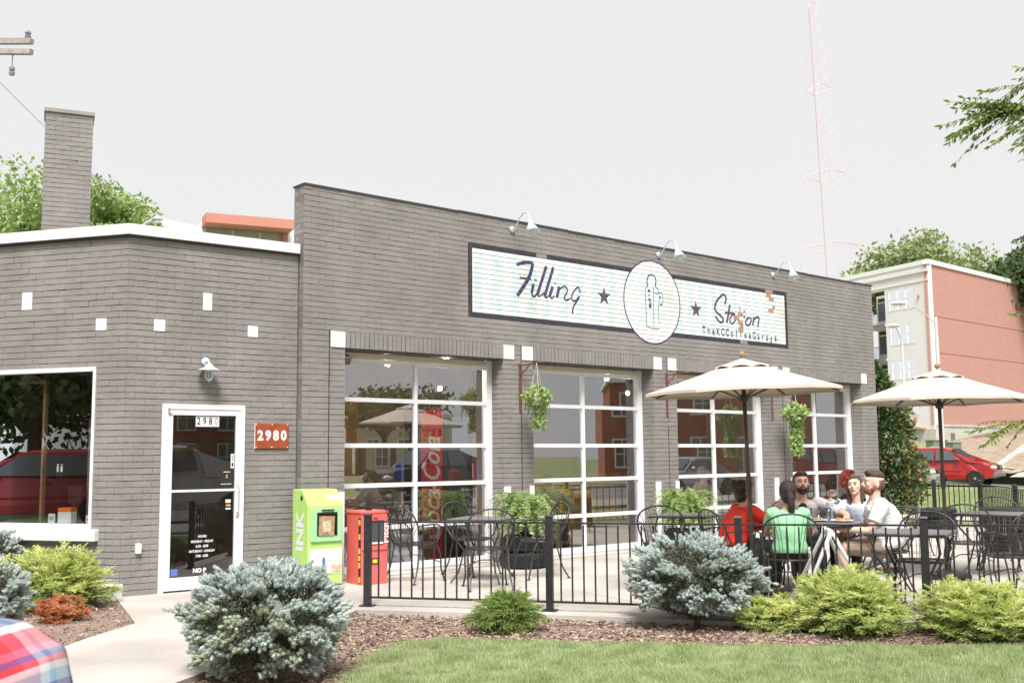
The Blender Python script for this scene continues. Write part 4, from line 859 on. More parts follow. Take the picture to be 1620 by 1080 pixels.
# brackets + hanging plants
def bracket(label,x,z):
    t=thing('iron_bracket',label,'bracket',(x,0,z),0,'rust red hanging brackets'); MB().bb(-.016,.016,-.012,-.002,-.62,.06).build('back_bar','rust_red',t)
    MB().tube([(0,-.01,.03),(.04,-.2,.045),(.10,-.42,.06)],.010,6).build('arm','rust_red',t); MB().tube([(0,-.01,-.10),(.02,-.10,-.04),(.035,-.17,.035)],.009,6).build('brace','rust_red',t)
bracket('rust red bracket holding the pale hanging plant between the first two doors',3.42,2.66); bracket('empty rust red bracket on the pier above the left umbrella',6.50,2.66); bracket('rust red bracket above the trailing ivy, partly behind the umbrella',9.28,2.66)
# ============================================================ foliage generators (numpy)
def unit(v): return v/np.maximum(np.linalg.norm(v,axis=-1,keepdims=True),1e-9)
def rdir(n): return unit(rng.normal(0,1,(n,3)))
def blades(base,dirs,L,w,nrm=None):
    """thin pointed triangles"""
    n=len(base); r=rdir(n) if nrm is None else nrm; s=unit(np.cross(dirs,r)); L=np.broadcast_to(np.asarray(L).reshape(-1,1),(n,1)); w=np.broadcast_to(np.asarray(w).reshape(-1,1),(n,1))
    return np.stack([base-s*w,base+s*w,base+dirs*L],1)
def leaves(base,dirs,L,w,fold=.0):
    n=len(base); r=rdir(n); s=unit(np.cross(dirs,r)); L=np.broadcast_to(np.asarray(L).reshape(-1,1),(n,1)); w=np.broadcast_to(np.asarray(w).reshape(-1,1),(n,1)); m=base+dirs*L*.45
    return np.stack([base,m+s*w,base+dirs*L,m-s*w],1)
def spruce_bush(label,loc,rx,ry,h,trunk=.12,shoots=1500,olive=None,sx=.046):
    t=thing('blue_spruce_shrub',label,'shrub',loc,0,'round dwarf blue spruces'); hc=h*.50
    npad=170; th=rng.uniform(0,2*PI,npad); cz=rng.uniform(-.88,1,npad); rr=np.sqrt(1-cz**2); pc=np.stack([np.cos(th)*rr,np.sin(th)*rr,cz],1); pscale=rng.uniform(.78,1.03,npad)[:,None]; pscale[pc[:,2]<-.5]*=rng.uniform(.7,1)
    S3=np.array([rx,ry,h*.47]); C3=np.array([0,0,h*.50+trunk*.15])
    k=rng.integers(0,npad,shoots); out=pc[k]; base=(out*pscale[k])+rng.normal(0,.05,(shoots,3)); base-= out*rng.uniform(0,.14,(shoots,1)); base=base*S3+C3
    d=unit(out*S3/np.array([.5,.5,.42])+np.array([0,0,.22])+rng.normal(0,.26,(shoots,3))); L=rng.uniform(.7,1.2,shoots)*sx; ok=base[:,2]>.02; base,d,L,k=base[ok],d[ok],L[ok],k[ok]; n=len(base)
    nn=74; q=np.repeat(np.arange(n),nn); tt=rng.uniform(0,1,len(q))**.9; side=unit(np.cross(d[q],rdir(len(q)))); ang=rng.uniform(.8,1.35,len(q))[:,None]*np.where(tt>.85,.45,1)[:,None]
    nd=unit(d[q]*np.cos(ang)+side*np.sin(ang)); nb=base[q]+d[q]*(L[q]*tt)[:,None]; nb=nb+side*.008; N=blades(nb,nd,rng.uniform(.006,.012,len(q)),.0021)
    # plump body of every shoot
    pr=[(.0,.004),(.35,.0115),(.75,.0105),(1.06,.003)]; s1=unit(np.cross(d,rdir(n))); s2=np.cross(d,s1); RG=[[base+d*(L*a)[:,None]+(s1*math.cos(j*PI*2/5)+s2*math.sin(j*PI*2/5))*r for j in range(5)] for a,r in pr]
    BQ=np.concatenate([np.stack([RG[i][j],RG[i][(j+1)%5],RG[i+1][(j+1)%5],RG[i+1][j]],1) for i in range(3) for j in range(5)])
    npmesh('shoots',BQ,4,'spruce',t,kind='stuff')
    ol=np.zeros(npad,bool)
    if olive is not None: ol=(pc@np.array(olive)>.62)&(rng.random(npad)<.75)
    ol|=rng.random(npad)<.05; o=ol[k][q]
    npmesh('needles',N[~o],3,'spruce',t,kind='stuff'); 
    if o.any(): npmesh('olive_needles',N[o],3,'spruce_olive',t,kind='stuff')
    # inner brown-green twigs
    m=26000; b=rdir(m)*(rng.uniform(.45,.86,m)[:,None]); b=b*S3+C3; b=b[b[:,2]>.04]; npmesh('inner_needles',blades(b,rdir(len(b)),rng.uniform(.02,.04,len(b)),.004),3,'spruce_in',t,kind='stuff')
    bt=base+d*L[:,None]; s_=rng.random(n)<.25; npmesh('buds',blades(bt[s_],d[s_],.009,.0028),3,'bud',t,kind='stuff')
    b=MB(); b.tube([(0,0,-.05),(0.02,0,trunk),(0,0,h*.5)],[.045,.04,.02],7)
    for j in range(26):
        a=random.uniform(0,2*PI); zz=random.uniform(.15,.95); e=(math.cos(a)*rx*.8*math.sqrt(1-(zz*2-1)**2*.8),math.sin(a)*ry*.8*math.sqrt(1-(zz*2-1)**2*.8),h*zz); b.tube([(0,0,h*zz*.35+.03),(e[0]*.5,e[1]*.5,e[2]*.8),e],[.014,.009,.004],4)
    b.build('stem','bark',t); return t
cd_=-Fh
spruce_bush('large round blue spruce shrub nearest the camera, in front of the entrance door',(-2.80,-4.45,-.07),.56,.56,.80,trunk=.08,shoots=5400,olive=(-.75,-.5,-.35))
spruce_bush('round blue spruce shrub at the fence in the middle of the photo',(1.08,-4.97,-.06),.61,.60,.80,trunk=.06,shoots=5800)
spruce_bush('blue spruce shrub cut off by the left edge of the photo',(-4.02,-1.95,-.05),.42,.42,.78,trunk=.10,shoots=2700)
spruce_bush('small blue spruce top showing behind the juniper below the corner window',(-3.05,1.15,-.05),.35,.35,.80,trunk=.1,shoots=500)
def juniper(label,loc,rx,ry,h,sprays=260,m='juniper',m2='juniper_dark',group='chartreuse spreading junipers',az=None,name='juniper_shrub',sc=1,dead=0):
    t=thing(name,label,'shrub',loc,0,group); Bs=[];Ds=[];Ls=[];b=MB()
    for i in range(sprays):
        a=random.uniform(0,2*PI) if az is None else random.gauss(az,1.0); el=random.uniform(.1,1.35); R=random.uniform(.62,1.22); ex=V(math.cos(a)*rx*math.cos(el)*R,math.sin(a)*ry*math.cos(el)*R,h*(math.sin(el)*.92+.06)*R)
        st=V(ex.x*.25,ex.y*.25,ex.z*.3); sw=V(random.gauss(0,.08),random.gauss(0,.08),0); p=[]
        N=9
        for j in range(N+1):
            q=j/N; c=st.lerp(ex,q)+sw*math.sin(q*PI)+V(0,0,.10*h*math.sin(q*PI)); c.z-=.10*q*q*h*(.4); p.append(c)
        if i%5==0: b.tube(p[:7],[.006]*7,4)
        for j in range(4,N+1):
            dr=(p[j]-p[j-1]).normalized(); sd=dr.cross(V(0,0,1)); sd=sd.normalized() if sd.length>.01 else V(1,0,0); upv=sd.cross(dr)
            for s in(-1,1,-1,1):
                tw=(dr*.8+sd*s*random.uniform(.45,.9)+upv*random.gauss(.08,.22)).normalized(); L=random.uniform(.05,.115)*(1.15-j/N*.55)*sc; o=p[j-1].lerp(p[j],random.random())
                for g in range(7):
                    oo=o+tw*L*g/7; 
                    for s2 in(-1,1): Bs.append(oo); Ds.append((tw+sd*s2*random.uniform(.3,.75)+upv*random.gauss(0,.35)).normalized()); Ls.append(random.uniform(.014,.030)*sc)
            if j==N: Bs.append(p[j]);Ds.append(dr);Ls.append(.05)
    Bs=np.array([tuple(v) for v in Bs]);Ds=np.array([tuple(v) for v in Ds]);Ls=np.array(Ls); Nn=blades(Bs,Ds,Ls,.0030*sc); ok=Bs[:,2]>.005; Nn=Nn[ok]
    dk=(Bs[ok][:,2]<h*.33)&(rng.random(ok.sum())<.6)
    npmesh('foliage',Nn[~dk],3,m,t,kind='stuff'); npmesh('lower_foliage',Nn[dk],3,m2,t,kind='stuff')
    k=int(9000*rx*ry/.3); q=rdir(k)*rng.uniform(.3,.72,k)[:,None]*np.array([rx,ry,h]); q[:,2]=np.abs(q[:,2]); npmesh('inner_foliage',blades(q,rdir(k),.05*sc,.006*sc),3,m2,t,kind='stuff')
    b.build('stem','bark',t); 
    return t
juniper('bright chartreuse juniper right of the middle blue spruce, its arms over the fence',(1.70,-6.11,-.05),.50,.48,.49,440)
juniper('chartreuse juniper in front of the last fence post, second from the right edge',(2.22,-6.95,-.05),.50,.48,.43,360)
juniper('chartreuse juniper at the right edge of the photo below the empty chairs',(2.95,-7.35,-.05),.62,.50,.46,340)
juniper('low arm of chartreuse juniper between spruce and white sign frame',(1.42,-5.56,-.05),.38,.30,.27,190)
juniper('yellow green juniper under the corner shop window, right of the edge spruce',(-2.75,.05,-.04),.62,.45,.58,420)
juniper('yellow green juniper tips at the left edge above the blue spruce',(-3.6,.25,-.04),.5,.4,.62,260)
juniper('rust orange dead juniper twigs on the mulch in front of the yellow green juniper',(-3.02,-.95,-.04),.20,.16,.22,80,'dead_juniper','dead_juniper',None,sc=.9)
def nest_spruce():
    t=thing('nest_spruce_shrub','small flat dark green spruce shrub in the mulch before the second fence post','shrub',(-.28,-4.02,-.05)); rx,ry,h=.36,.34,.36
    Bs=[];Ds=[];Ls=[]; b=MB()
    for i in range(260):
        a=random.uniform(0,2*PI); el=random.uniform(.15,1.4); R=random.uniform(.82,1.02); e=V(math.cos(a)*rx*math.cos(el)*R*1.12,math.sin(a)*ry*math.cos(el)*R*1.12,h*math.sin(el)*R*.92); s=e*.25; p=[s.lerp(e,k/6)+V(0,0,.05*math.sin(k/6*PI)) for k in range(7)]
        if i%3==0: b.tube(p,.004,4)
        for j in range(2,7):
            dr=(p[j]-p[j-1]).normalized()
            for s2 in(-1,0,1):
                tw=(dr+dr.cross(V(0,0,1))*s2*.7+V(0,0,random.gauss(0,.15))).normalized()
                for g in range(22): Bs.append(p[j-1]+tw*.062*g/22); q=V(random.gauss(0,1),random.gauss(0,1),random.gauss(0,1)).normalized(); Ds.append((tw*.8+q*.7).normalized()); Ls.append(random.uniform(.008,.015))
    Bs=np.array([tuple(v) for v in Bs]);Ds=np.array([tuple(v) for v in Ds]); npmesh('needles',blades(Bs,Ds,np.array(Ls),.0022),3,'nest',t,kind='stuff'); b.build('stem','bark',t)
    k=5000; q=rdir(k)*rng.uniform(.3,.8,k)[:,None]*np.array([rx,ry,h]); q[:,2]=np.abs(q[:,2])*.8; npmesh('inner_needles',blades(q,rdir(k),.03,.004),3,'juniper_dark',t,kind='stuff')
nest_spruce()
def fern(label,loc,R,h,n=110,m='fern',z0=.40,droop=.5,group='boston ferns in tyre planters'):
    t=thing('fern_plant',label,'plant',loc,0,group); Q=[]
    for i in range(n):
        a=random.uniform(0,2*PI); rr=random.uniform(.55,1.1)*R; up_=random.uniform(.25,1)*h; p=[]
        for j in range(15):
            q=j/14; p.append(V(math.cos(a)*rr*q,math.sin(a)*rr*q,z0+up_*math.sin(q*PI*.72)*1.15-droop*h*q**3*random.uniform(.8,1.1)*.6))
        for j in range(1,14):
            dr=(p[j+1]-p[j-1]).normalized() if j<14 else dr; sd=dr.cross(V(0,0,1)).normalized(); L=.062*math.sin(min(1,j/14*1.0+.12)*PI*.95)+.012
            for s in(-1,1):
                for f in(0,.5):
                    o=p[j].lerp(p[j+1],f) if j<14 else p[j]; e=(sd*s+dr*.35+V(0,0,random.gauss(-.05,.15))).normalized(); Q.append((o,e,L*random.uniform(.8,1.1),dr))
    B=np.array([tuple(q[0]) for q in Q]);D=np.array([tuple(q[1]) for q in Q]);L=np.array([q[2] for q in Q]);DR=np.array([tuple(q[3]) for q in Q])
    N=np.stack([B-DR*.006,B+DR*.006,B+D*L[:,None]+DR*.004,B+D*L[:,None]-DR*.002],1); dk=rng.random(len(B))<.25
    npmesh('fronds',N[~dk],4,m,t,kind='stuff'); npmesh('dark_fronds',N[dk],4,'fern_dark',t,kind='stuff'); return t  # a random share of the fronds gets the darker green
def tyre_planter(label,loc,r,h,n=2,group='planters made of stacked tyres'):
    t=thing('tyre_planter',label,'planter',loc,0,group); th=h/n
    for k in range(n):
        z=k*th; pr=[(r*.60,z+.02),(r*.72,z+.004),(r*.9,z+.008),(r*.97,z+.03)]
        for j in range(5): zz=z+.035+j*(th-.07)/5; w=(th-.07)/5; pr+=[(r,zz),(r,zz+w*.62),(r*.972,zz+w*.66),(r*.972,zz+w*.96)]
        pr+=[(r*.97,z+th-.03),(r*.9,z+th-.008),(r*.72,z+th-.004),(r*.60,z+th-.02),(r*.57,z+th*.5)]
        MB().lathe(pr,n=40).build('tyre','rubber',t)
    MB().lathe([(0,h-.05),(r*.6,h-.05),(r*.6,h-.04),(0,h-.03)],n=20).build('soil','dark_soil',t); return t
tyre_planter('two stacked truck tyres used as a planter, between the first and second doors',(2.98,-.55,0),.31,.42)
fern('bushy light green fern in the tyre planter between the first two garage doors',(2.98,-.55,0),.54,.54,190)
tyre_planter('tyre planter hidden under the fern before the third door',(5.55,-1.1,0),.31,.40)
fern('bushy green fern left of the woman in red, before the pier by the third door',(5.55,-1.1,0),.58,.52,200)
tyre_planter('big black tyre planter behind the right hand table',(9.05,-4.15,0),.37,.66)
tyre_planter('low tyre planter near the back corner post of the fence',(13.2,-.9,0),.33,.40)
def trailing(label,loc,r,h,n,m,drop=0,name='hanging_plant',pot=True,leaf=.045):
    t=thing(name,label,'plant',loc,0); c=rdir(n)*rng.uniform(.55,1.05,n)[:,None]*np.array([r,r,r*.8]); k=rng.random(n)<drop; c[k,2]=-np.abs(rng.uniform(0,1,k.sum()))*h; c[k,0]*=.62; c[k,1]*=.62; c[k,0]+=.04
    c+=np.sin(c*17+3)*.025; d=unit(rdir(n)+np.array([0,0,-.35])); npmesh('foliage',leaves(c,d,rng.uniform(.7,1.3,n)*leaf,leaf*.42),4,m,t,kind='stuff')
    b=MB()
    for j in range(20): a=random.uniform(0,2*PI); e=random.uniform(.4,1); b.tube([(0,0,0),(r*.7*math.cos(a),r*.7*math.sin(a),.02),(r*.8*math.cos(a),r*.8*math.sin(a),-h*.6*e)],.003,4)
    b.build('stem','fern_dark',t)
    if pot: MB().lathe([(0,-.12),(.08,-.12),(.12,0),(.125,.02),(0,.0)],n=14).build('pot','decal_white',t); 
    b=MB(); 
    for a in(0,2.1,4.2): b.tube([(.11*math.cos(a),.11*math.sin(a),.0),(0,0,.46)],.003,4)
    b.build('hanger','galv',t); return t
trailing('pale green hanging plant on the pier between the first two garage doors',(3.38,-.40,2.24),.215,.46,1900,'ivy',.28)
trailing('trailing variegated ivy hanging under the right side of the left umbrella',(9.36,-.40,2.15),.225,.70,2200,'ivy',.5,leaf=.065)
# magnolia column
def magnolia():
    t=thing('magnolia_bush','tall glossy magnolia bush with rusty leaves at the right corner of the cafe','bush',(13.75,.75,-.08)); n=9000
    z=rng.uniform(.05,1,n)**.8*3.35; a=rng.uniform(0,2*PI,n); R=.62*np.clip(1.12-(z/3.35)**3*.85,.2,1)+.26*np.sin(z*3.7+a*2+1)*.7; rr=R*rng.uniform(.55,1.05,n)
    lob=np.clip(1-np.abs(z-1.35)/1.1,0,1)*.42; c=np.stack([np.cos(a)*rr+Rh.x*lob,np.sin(a)*rr+Rh.y*lob,z],1); d=unit(np.stack([np.cos(a),np.sin(a),rng.normal(.35,.5,n)],1)+rng.normal(0,.6,(n,3))); L=leaves(c,d,rng.uniform(.10,.17,n),.032); k=rng.random(n)<np.where((c@np.array([Rh.x,Rh.y,0]))>0.4,.30,.06)
    npmesh('foliage',L[~k],4,'magnolia',t,kind='stuff'); npmesh('rusty_foliage',L[k],4,'magnolia_rust',t,kind='stuff')
    b=MB()
    for j in range(16): a=random.uniform(0,2*PI); b.tube([(0,0,0),(.2*math.cos(a),.2*math.sin(a),1),(.5*math.cos(a),.5*math.sin(a),random.uniform(1.6,3))],[.04,.02,.008],5)
    b.build('stem','bark',t)
magnolia()
# ============================================================ vehicles
def loft_car(label,cat,loc,rz,paint,kind='suv',group=None,name='parked_car'):
    t=thing(name,label,cat,loc,rz,group)
    if kind=='suv': L,Hh,belt,WX,prof=4.77,1.76,1.12,(1.48,-1.38),[(-2.36,.42),(-2.40,.80),(-2.33,1.12),(-2.20,1.55),(-2.08,1.72),(-1.6,1.77),(.1,1.77),(.38,1.70),(1.16,1.14),(1.9,1.04),(2.22,.93),(2.34,.70),(2.36,.44)]
    elif kind=='truck': L,Hh,belt,WX,prof=5.4,1.85,1.2,(1.75,-1.65),[(-2.68,.55),(-2.7,1.12),(-.95,1.12),(-.85,1.75),(-.6,1.85),(.45,1.85),(.7,1.78),(1.25,1.2),(2.2,1.12),(2.6,1.0),(2.68,.62),(2.6,.45)]
    else: L,Hh,belt,WX,prof=4.5,1.44,.92,(1.38,-1.33),[(-2.2,.35),(-2.26,.70),(-2.15,.95),(-1.75,1.0),(-1.15,1.38),(-.6,1.44),(.2,1.43),(.5,1.36),(1.15,.96),(1.8,.86),(2.12,.74),(2.24,.55),(2.22,.30)]
    R=.40 if kind!='sedan' else .36
    bot=[]; zb=prof[-1][1]-.12
    for wx in WX:
        bot+= [(wx+R*math.cos(a),max(.33+R*math.sin(a),zb)) for a in np.linspace(-.15,PI+.15,13)]
    poly=prof+bot
    W2=.93 if kind!='sedan' else .87
    def w(x,z):
        tz=0 if z<belt else min(1,(z-belt)/(Hh-belt)); f=max(0,abs(x)/(L/2)-.78)/.22
        return (W2-(.24*tz**1.3))*(1-.16*f*f)-(.05*max(0,(.55-z))/.3)
    vs=[];fs=[]; n=len(poly); rows=[-1,-.93,-.6,0,.6,.93,1]
    for j,q in enumerate(rows):
        inset=.035 if abs(q)==1 else 0
        cx=sum(p[0] for p in poly)/n; cz=.8
        for x,z in poly:
            xx,zz=x,z
            if abs(q)==1 and z>.5: xx=x*(1-.012); zz=z-.02
            cr=1-.025*q*q if z>belt else 1; xx=xx*(1-.035*q*q*(1 if abs(x)>1.9 else 0)); vs.append((xx,q*w(x,z),zz*(cr if z>belt else 1)))
    for j in range(len(rows)-1):
        for i in range(n): fs.append((j*n+i,j*n+(i+1)%n,(j+1)*n+(i+1)%n,(j+1)*n+i))
    fs+=[tuple(range(n-1,-1,-1)),tuple((len(rows)-1)*n+i for i in range(n))]
    bm=bmesh.new(); V_=[bm.verts.new(v) for v in vs]
    for f in fs: bm.faces.new([V_[i] for i in f])
    bmesh.ops.triangulate(bm,faces=[f for f in bm.faces if len(f.verts)>4]); bmesh.ops.recalc_face_normals(bm,faces=bm.faces); me=bpy.data.meshes.new('body'); bm.to_mesh(me); bm.free()
    ob=link(me,'body',paint,t); ob.modifiers.new('b','BEVEL').width=.02
    def side(poly2,nm,m,off=.012):
        for s in(-1,1):
            b=MB(); b.add([(x,s*(w(x,z)+off-.004*(z>belt)),z) for x,z in poly2],[tuple(range(len(poly2)))]); b.build(nm,m,t)
    if kind=='suv':
        side([(-2.05,1.18),(-1.32,1.16),(-1.30,1.60),(-1.95,1.62)],'side_window','car_glass'); side([(-1.24,1.16),(-.28,1.16),(-.28,1.62),(-1.22,1.61)],'side_window','car_glass'); side([(-.20,1.16),(.92,1.18),(.36,1.60),(.1,1.63),(-.20,1.63)],'side_window','car_glass')
        side([(-2.2,.66),(.95,.66),(.95,.70),(-2.2,.70)],'side_moulding',paint,.03); side([(-.245,.55),(-.235,.55),(-.235,1.15),(-.245,1.15)],'door_gap','decal_black',.008); side([(.80,.55),(.81,.55),(.81,1.15),(.80,1.15)],'door_gap','decal_black',.008)
        side([(-.42,.99),(-.26,.99),(-.26,1.02),(-.42,1.02)],'door_handle','decal_black',.03)
        ws=[(1.14,1.17),(.42,1.69)]
    elif kind=='truck':
        side([(-.78,1.24),(.02,1.22),(.02,1.72),(-.68,1.72)],'side_window','car_glass'); side([(.1,1.22),(1.02,1.24),(.58,1.70),(.1,1.72)],'side_window','car_glass'); ws=[(1.24,1.24),(.74,1.76)]
    else:
        side([(-1.5,1.0),(-.35,.98),(-.35,1.33),(-1.05,1.32)],'side_window','car_glass'); side([(-.27,.98),(.95,.99),(.42,1.30),(-.27,1.33)],'side_window','car_glass'); ws=[(1.13,.98),(.52,1.34)]
    (x0,z0),(x1,z1)=ws; nx_,nz_=(z1-z0),(x0-x1); ln=math.hypot(nx_,nz_); ox,oz=nx_/ln*-.0+.02,.02
    MB().add([(x0+ox,-w(x0,z0)*.90,z0+oz),(x0+ox,w(x0,z0)*.90,z0+oz),(x1+ox,w(x1,z1)*.90,z1+oz),(x1+ox,-w(x1,z1)*.90,z1+oz)],[(0,1,2,3)]).build('windscreen','car_glass',t)
    fx=L/2-.04; hz_=.80 if kind!='sedan' else .66
    for s in(-1,1):
        MB().ball((fx-.18,s*W2*.74,hz_+.04),(.22,.17,.10),10,6).build('headlight','headlight',t,smooth=True)
        MB().ball((x0-.35,s*(W2+.09),belt+.09),(.07,.11,.075),8,6).build('mirror',paint,t,smooth=True)
        MB().box((-L/2+.04,s*W2*.78,.95 if kind!='sedan' else .8),(.08,.16,.28)).build('tail_light','car_red',t)
    MB().box((fx-.04,0,hz_+.06),(.08,.70,.18)).build('grille','decal_black',t,bevel=.01); MB().box((fx-.005,0,hz_+.06),(.03,.16,.09)).build('emblem','rim',t); 
    MB().box((fx-.10,0,.52 if kind!='sedan' else .42),(.26,W2*1.72,.20)).build('bumper','plastic_grey' if kind!='sedan' else paint,t,bevel=.04); MB().box((-fx+.08,0,.55 if kind!='sedan' else .45),(.22,W2*1.75,.20)).build('bumper','plastic_grey' if kind!='sedan' else paint,t,bevel=.04)
    for wx in WX:
        for s in(-1,1):
            Mx=Matrix.Rotation(PI/2*s,3,'X'); wr=.365 if kind!='sedan' else .32; c=(wx,s*(W2-.10),wr)
            wh=MB().lathe([(wr*.62,-.10),(wr*.9,-.11),(wr,-.08),(wr,.08),(wr*.9,.11),(wr*.62,.10)],c=c,n=24,M=Mx).build('wheel','rubber',t)
            b=MB(); b.lathe([(.0,-.03),(.05,-.03),(.06,-.05),(.0,-.052)],c=(c[0],c[1]+s*.06,c[2]),n=10,M=Mx)
            for k in range(6): a=k*PI/3; b.box((c[0]+math.cos(a)*wr*.33,c[1]+s*.085,c[2]+math.sin(a)*wr*.33),(wr*.56,.02,.055),M=Matrix.Rotation(-a,3,'Y'))
            b.lathe([(wr*.60,-.09),(wr*.66,-.095),(wr*.66,.09),(wr*.6,.09)],c=c,n=20,M=Mx); b.build('rim','rim',wh)
            MB().lathe([(0,-.01),(wr*.6,-.01),(wr*.6,.01),(0,.01)],c=c,n=16,M=Mx).build('wheel_well','decal_black',wh)
    return t
pc=at_depth(1522,770,48.5); loft_car('dark red sport utility vehicle parked beyond the back lawn under the right umbrella','car',(pc.x+.2,pc.y+.8,-.07),math.radians(-79),'car_red')
pc=at_depth(1452,770,46.5); loft_car('silver car parked in front of the red vehicle, its nose showing past the magnolia','car',(pc.x-.2,pc.y+1.3,-.07),math.radians(-77),'car_silver','sedan')
loft_car('red sport utility vehicle reflected in the corner window across the side street','car',(-17.0,3.2,-.07),math.radians(95),'car_red'); loft_car('white car behind the red one across the side street','car',(-20.2,6.5,-.07),math.radians(92),'car_white','sedan')
loft_car('white pickup truck parked on the front street, reflected in the entrance door','truck',(2.2,-14.0,-.07),math.radians(180),'car_white','truck',name='parked_truck')
loft_car('black pickup truck on the front street, reflected in the first garage door','truck',(17.0,-19.8,-.07),math.radians(180),'car_black','truck',name='parked_truck')
loft_car('silver car on the front street, reflected in the third garage door','car',(24.5,-14.2,-.07),math.radians(180),'car_silver','sedan'); loft_car('red car on the front street, reflected in the fourth garage door','car',(31.5,-14.2,-.07),math.radians(180),'car_red','suv')
# ============================================================ far buildings
def facade_window(par,O,u,n,a0,a1,z0,z1,cols=3,frame='trim_white',blind='curtain',off=.0,world=True):
    f=MB(); w=(a1-a0)/cols
    f.bbox_uv(O,u,n,a0-.09,a1+.09,-.05,.05,z0-.12,z0-.002); f.bbox_uv(O,u,n,a0-.06,a1+.06,-.05,.035,z1+.002,z1+.08)
    for k in range(cols+1): f.bbox_uv(O,u,n,a0+k*w-.045,a0+k*w+.045,-.05,.04,z0,z1)
    f.bbox_uv(O,u,n,a0+.046,a1-.046,-.04,.025,(z0+z1)/2-.03,(z0+z1)/2+.03)
    fo=f.build('window_frame',frame,par,world=world)
    for k in range(cols):
        g=MB(); x0,x1=a0+k*w+.046,a0+(k+1)*w-.046; p,q=O+u*x0-n*.02,O+u*x1-n*.02
        g.add([(p.x,p.y,z0),(q.x,q.y,z0),(q.x,q.y,z1),(p.x,p.y,z1)],[(0,1,2,3)]); g.build('pane','glass_far',fo,world=world)
        if (k+int(z0))%3!=1: 
            p,q=O+u*x0+n*-.05,O+u*x1+n*-.05; zt=z1-(z1-z0)*.5*((k*7+int(z0))%2); MB().add([(p.x,p.y,(z0+z1)/2 if (k+int(z0))%2 else z0),(q.x,q.y,(z0+z1)/2 if (k+int(z0))%2 else z0),(q.x,q.y,z1),(p.x,p.y,z1)],[(0,1,2,3)]).build('blind',blind,fo,world=world)
    return fo
AC=V(73.49,30.57,0); au=V(math.cos(math.radians(75.1)),math.sin(math.radians(75.1)),0); an_=V(-au.y,au.x,0); ar=V(math.cos(math.radians(1.3)),math.sin(math.radians(1.3)),0); arn=V(ar.y,-ar.x,0)
apt=thing('apartment_building','four storey apartment building, cream stucco front with balconies and a blank red brick side','building',tuple(AC))
def ap(b,nm,m,par=apt,**k): return b.build(nm,m,par,world=True,**k)
ap(MB().bbox_uv(AC,ar,arn,0,46,-.35,0,3.66,16.35),'brick_side','apt_brick'); ap(MB().bbox_uv(AC,ar,arn,.02,46,-.35,.10,-1,3.655),'stone_base','stone_base')
ap(MB().bbox_uv(AC,ar,arn,-.1,46.1,-.4,.12,16.36,16.73),'parapet_cap','white_paint'); ap(MB().bbox_uv(AC,ar,arn,0.3,46,.101,.16,3.50,3.66),'stone_ledge','stone_base')
cw=MB(); Z1=16.35
cw.bbox_uv(AC,au,an_,.0,1.52,-.4,.03,3.3,Z1); cw.bbox_uv(AC,au,an_,4.3,4.64,-.4,.03,3.3,Z1)
for z0,z1 in((3.3,4.55),(6.15,7.40),(9.08,10.25),(11.96,13.08),(14.86,Z1)): cw.bbox_uv(AC,au,an_,1.521,4.299,-.4,.03,z0,z1)
cw.bbox_uv(AC,au,an_,4.641,9.0,-.4,.03,14.9,Z1); cw.bbox_uv(AC,au,an_,7.6,30,-.5,.0,3.3,14.89); cw.bbox_uv(AC,au,an_,9.01,30,-.4,.03,14.9,Z1); cw.bbox_uv(AC,au,an_,4.641,7.59,-2.4,-2.0,3.3,14.88); ap(cw,'stucco_wall','stucco')
ap(MB().bbox_uv(AC,au,an_,-.03,30,-.5,.10,16.362,16.732),'parapet_cap','white_paint'); ap(MB().bbox_uv(AC,au,an_,-.12,30,.031,.16,15.78,15.98),'cornice','stucco'); ap(MB().bbox_uv(AC,au,an_,-.06,30,.031,.09,15.05,15.16),'cornice','stucco'); ap(MB().bbox_uv(AC,au,an_,-.1,30,-.5,.12,-1,3.29),'stone_base','stone_base')
for z0,z1 in((4.6,6.1),(7.48,9.0),(10.32,11.9),(13.15,14.8)): facade_window(apt,AC,au,an_,1.60,4.22,z0,z1,3)
for z in(6.35,9.25,12.1):
    s=ap(MB().bbox_uv(AC,au,an_,4.66,7.58,-1.95,.12,z-.22,z),'balcony_slab','stucco'); ap(MB().bbox_uv(AC,au,an_,4.64,7.6,.125,.14,z-.30,z+.02),'slab_edge','plastic_grey',s)
    b=MB(); b.bbox_uv(AC,au,an_,4.66,7.58,.05,.09,z+.95,z+1.0)
    for k in range(22): b.bbox_uv(AC,au,an_,4.70+k*.135,4.72+k*.135,.06,.08,z+.02,z+.95)
    ap(b,'railing','black_iron',s,kind='stuff'); ap(MB().bbox_uv(AC,au,an_,5.2,6.1,-1.99,-1.93,z+.02,z+2.1),'balcony_door','frame_bronze',s); ap(MB().bbox_uv(AC,au,an_,6.3,7.4,-1.99,-1.94,z+.6,z+2.1),'balcony_window','car_glass',s); ap(MB().bbox_uv(AC,au,an_,4.95,7.4,-1.99,-1.95,z+2.25,z+2.55),'transom','door_dark',s)
for z in(6.4,9.3,12.2): ap(MB().bbox_uv(AC,ar,arn,.02,46,.001,.012,z,z+.07),'brick_band','rust_band')
ap(MB().ball(tuple(AC+au*1.0+an_*.1+V(0,0,13.9)),(.1,.1,.16)),'wall_light','awning')
q=AC+ar*2.5; ap(MB().bbox_uv(AC,ar,arn,2.2,2.9,.101,.13,2.35,3.0),'vent_grille','plastic_grey')
ap(MB().bbox_uv(AC,au,an_,.9,3.2,.0,.5,3.30,3.42),'entry_canopy','awning')
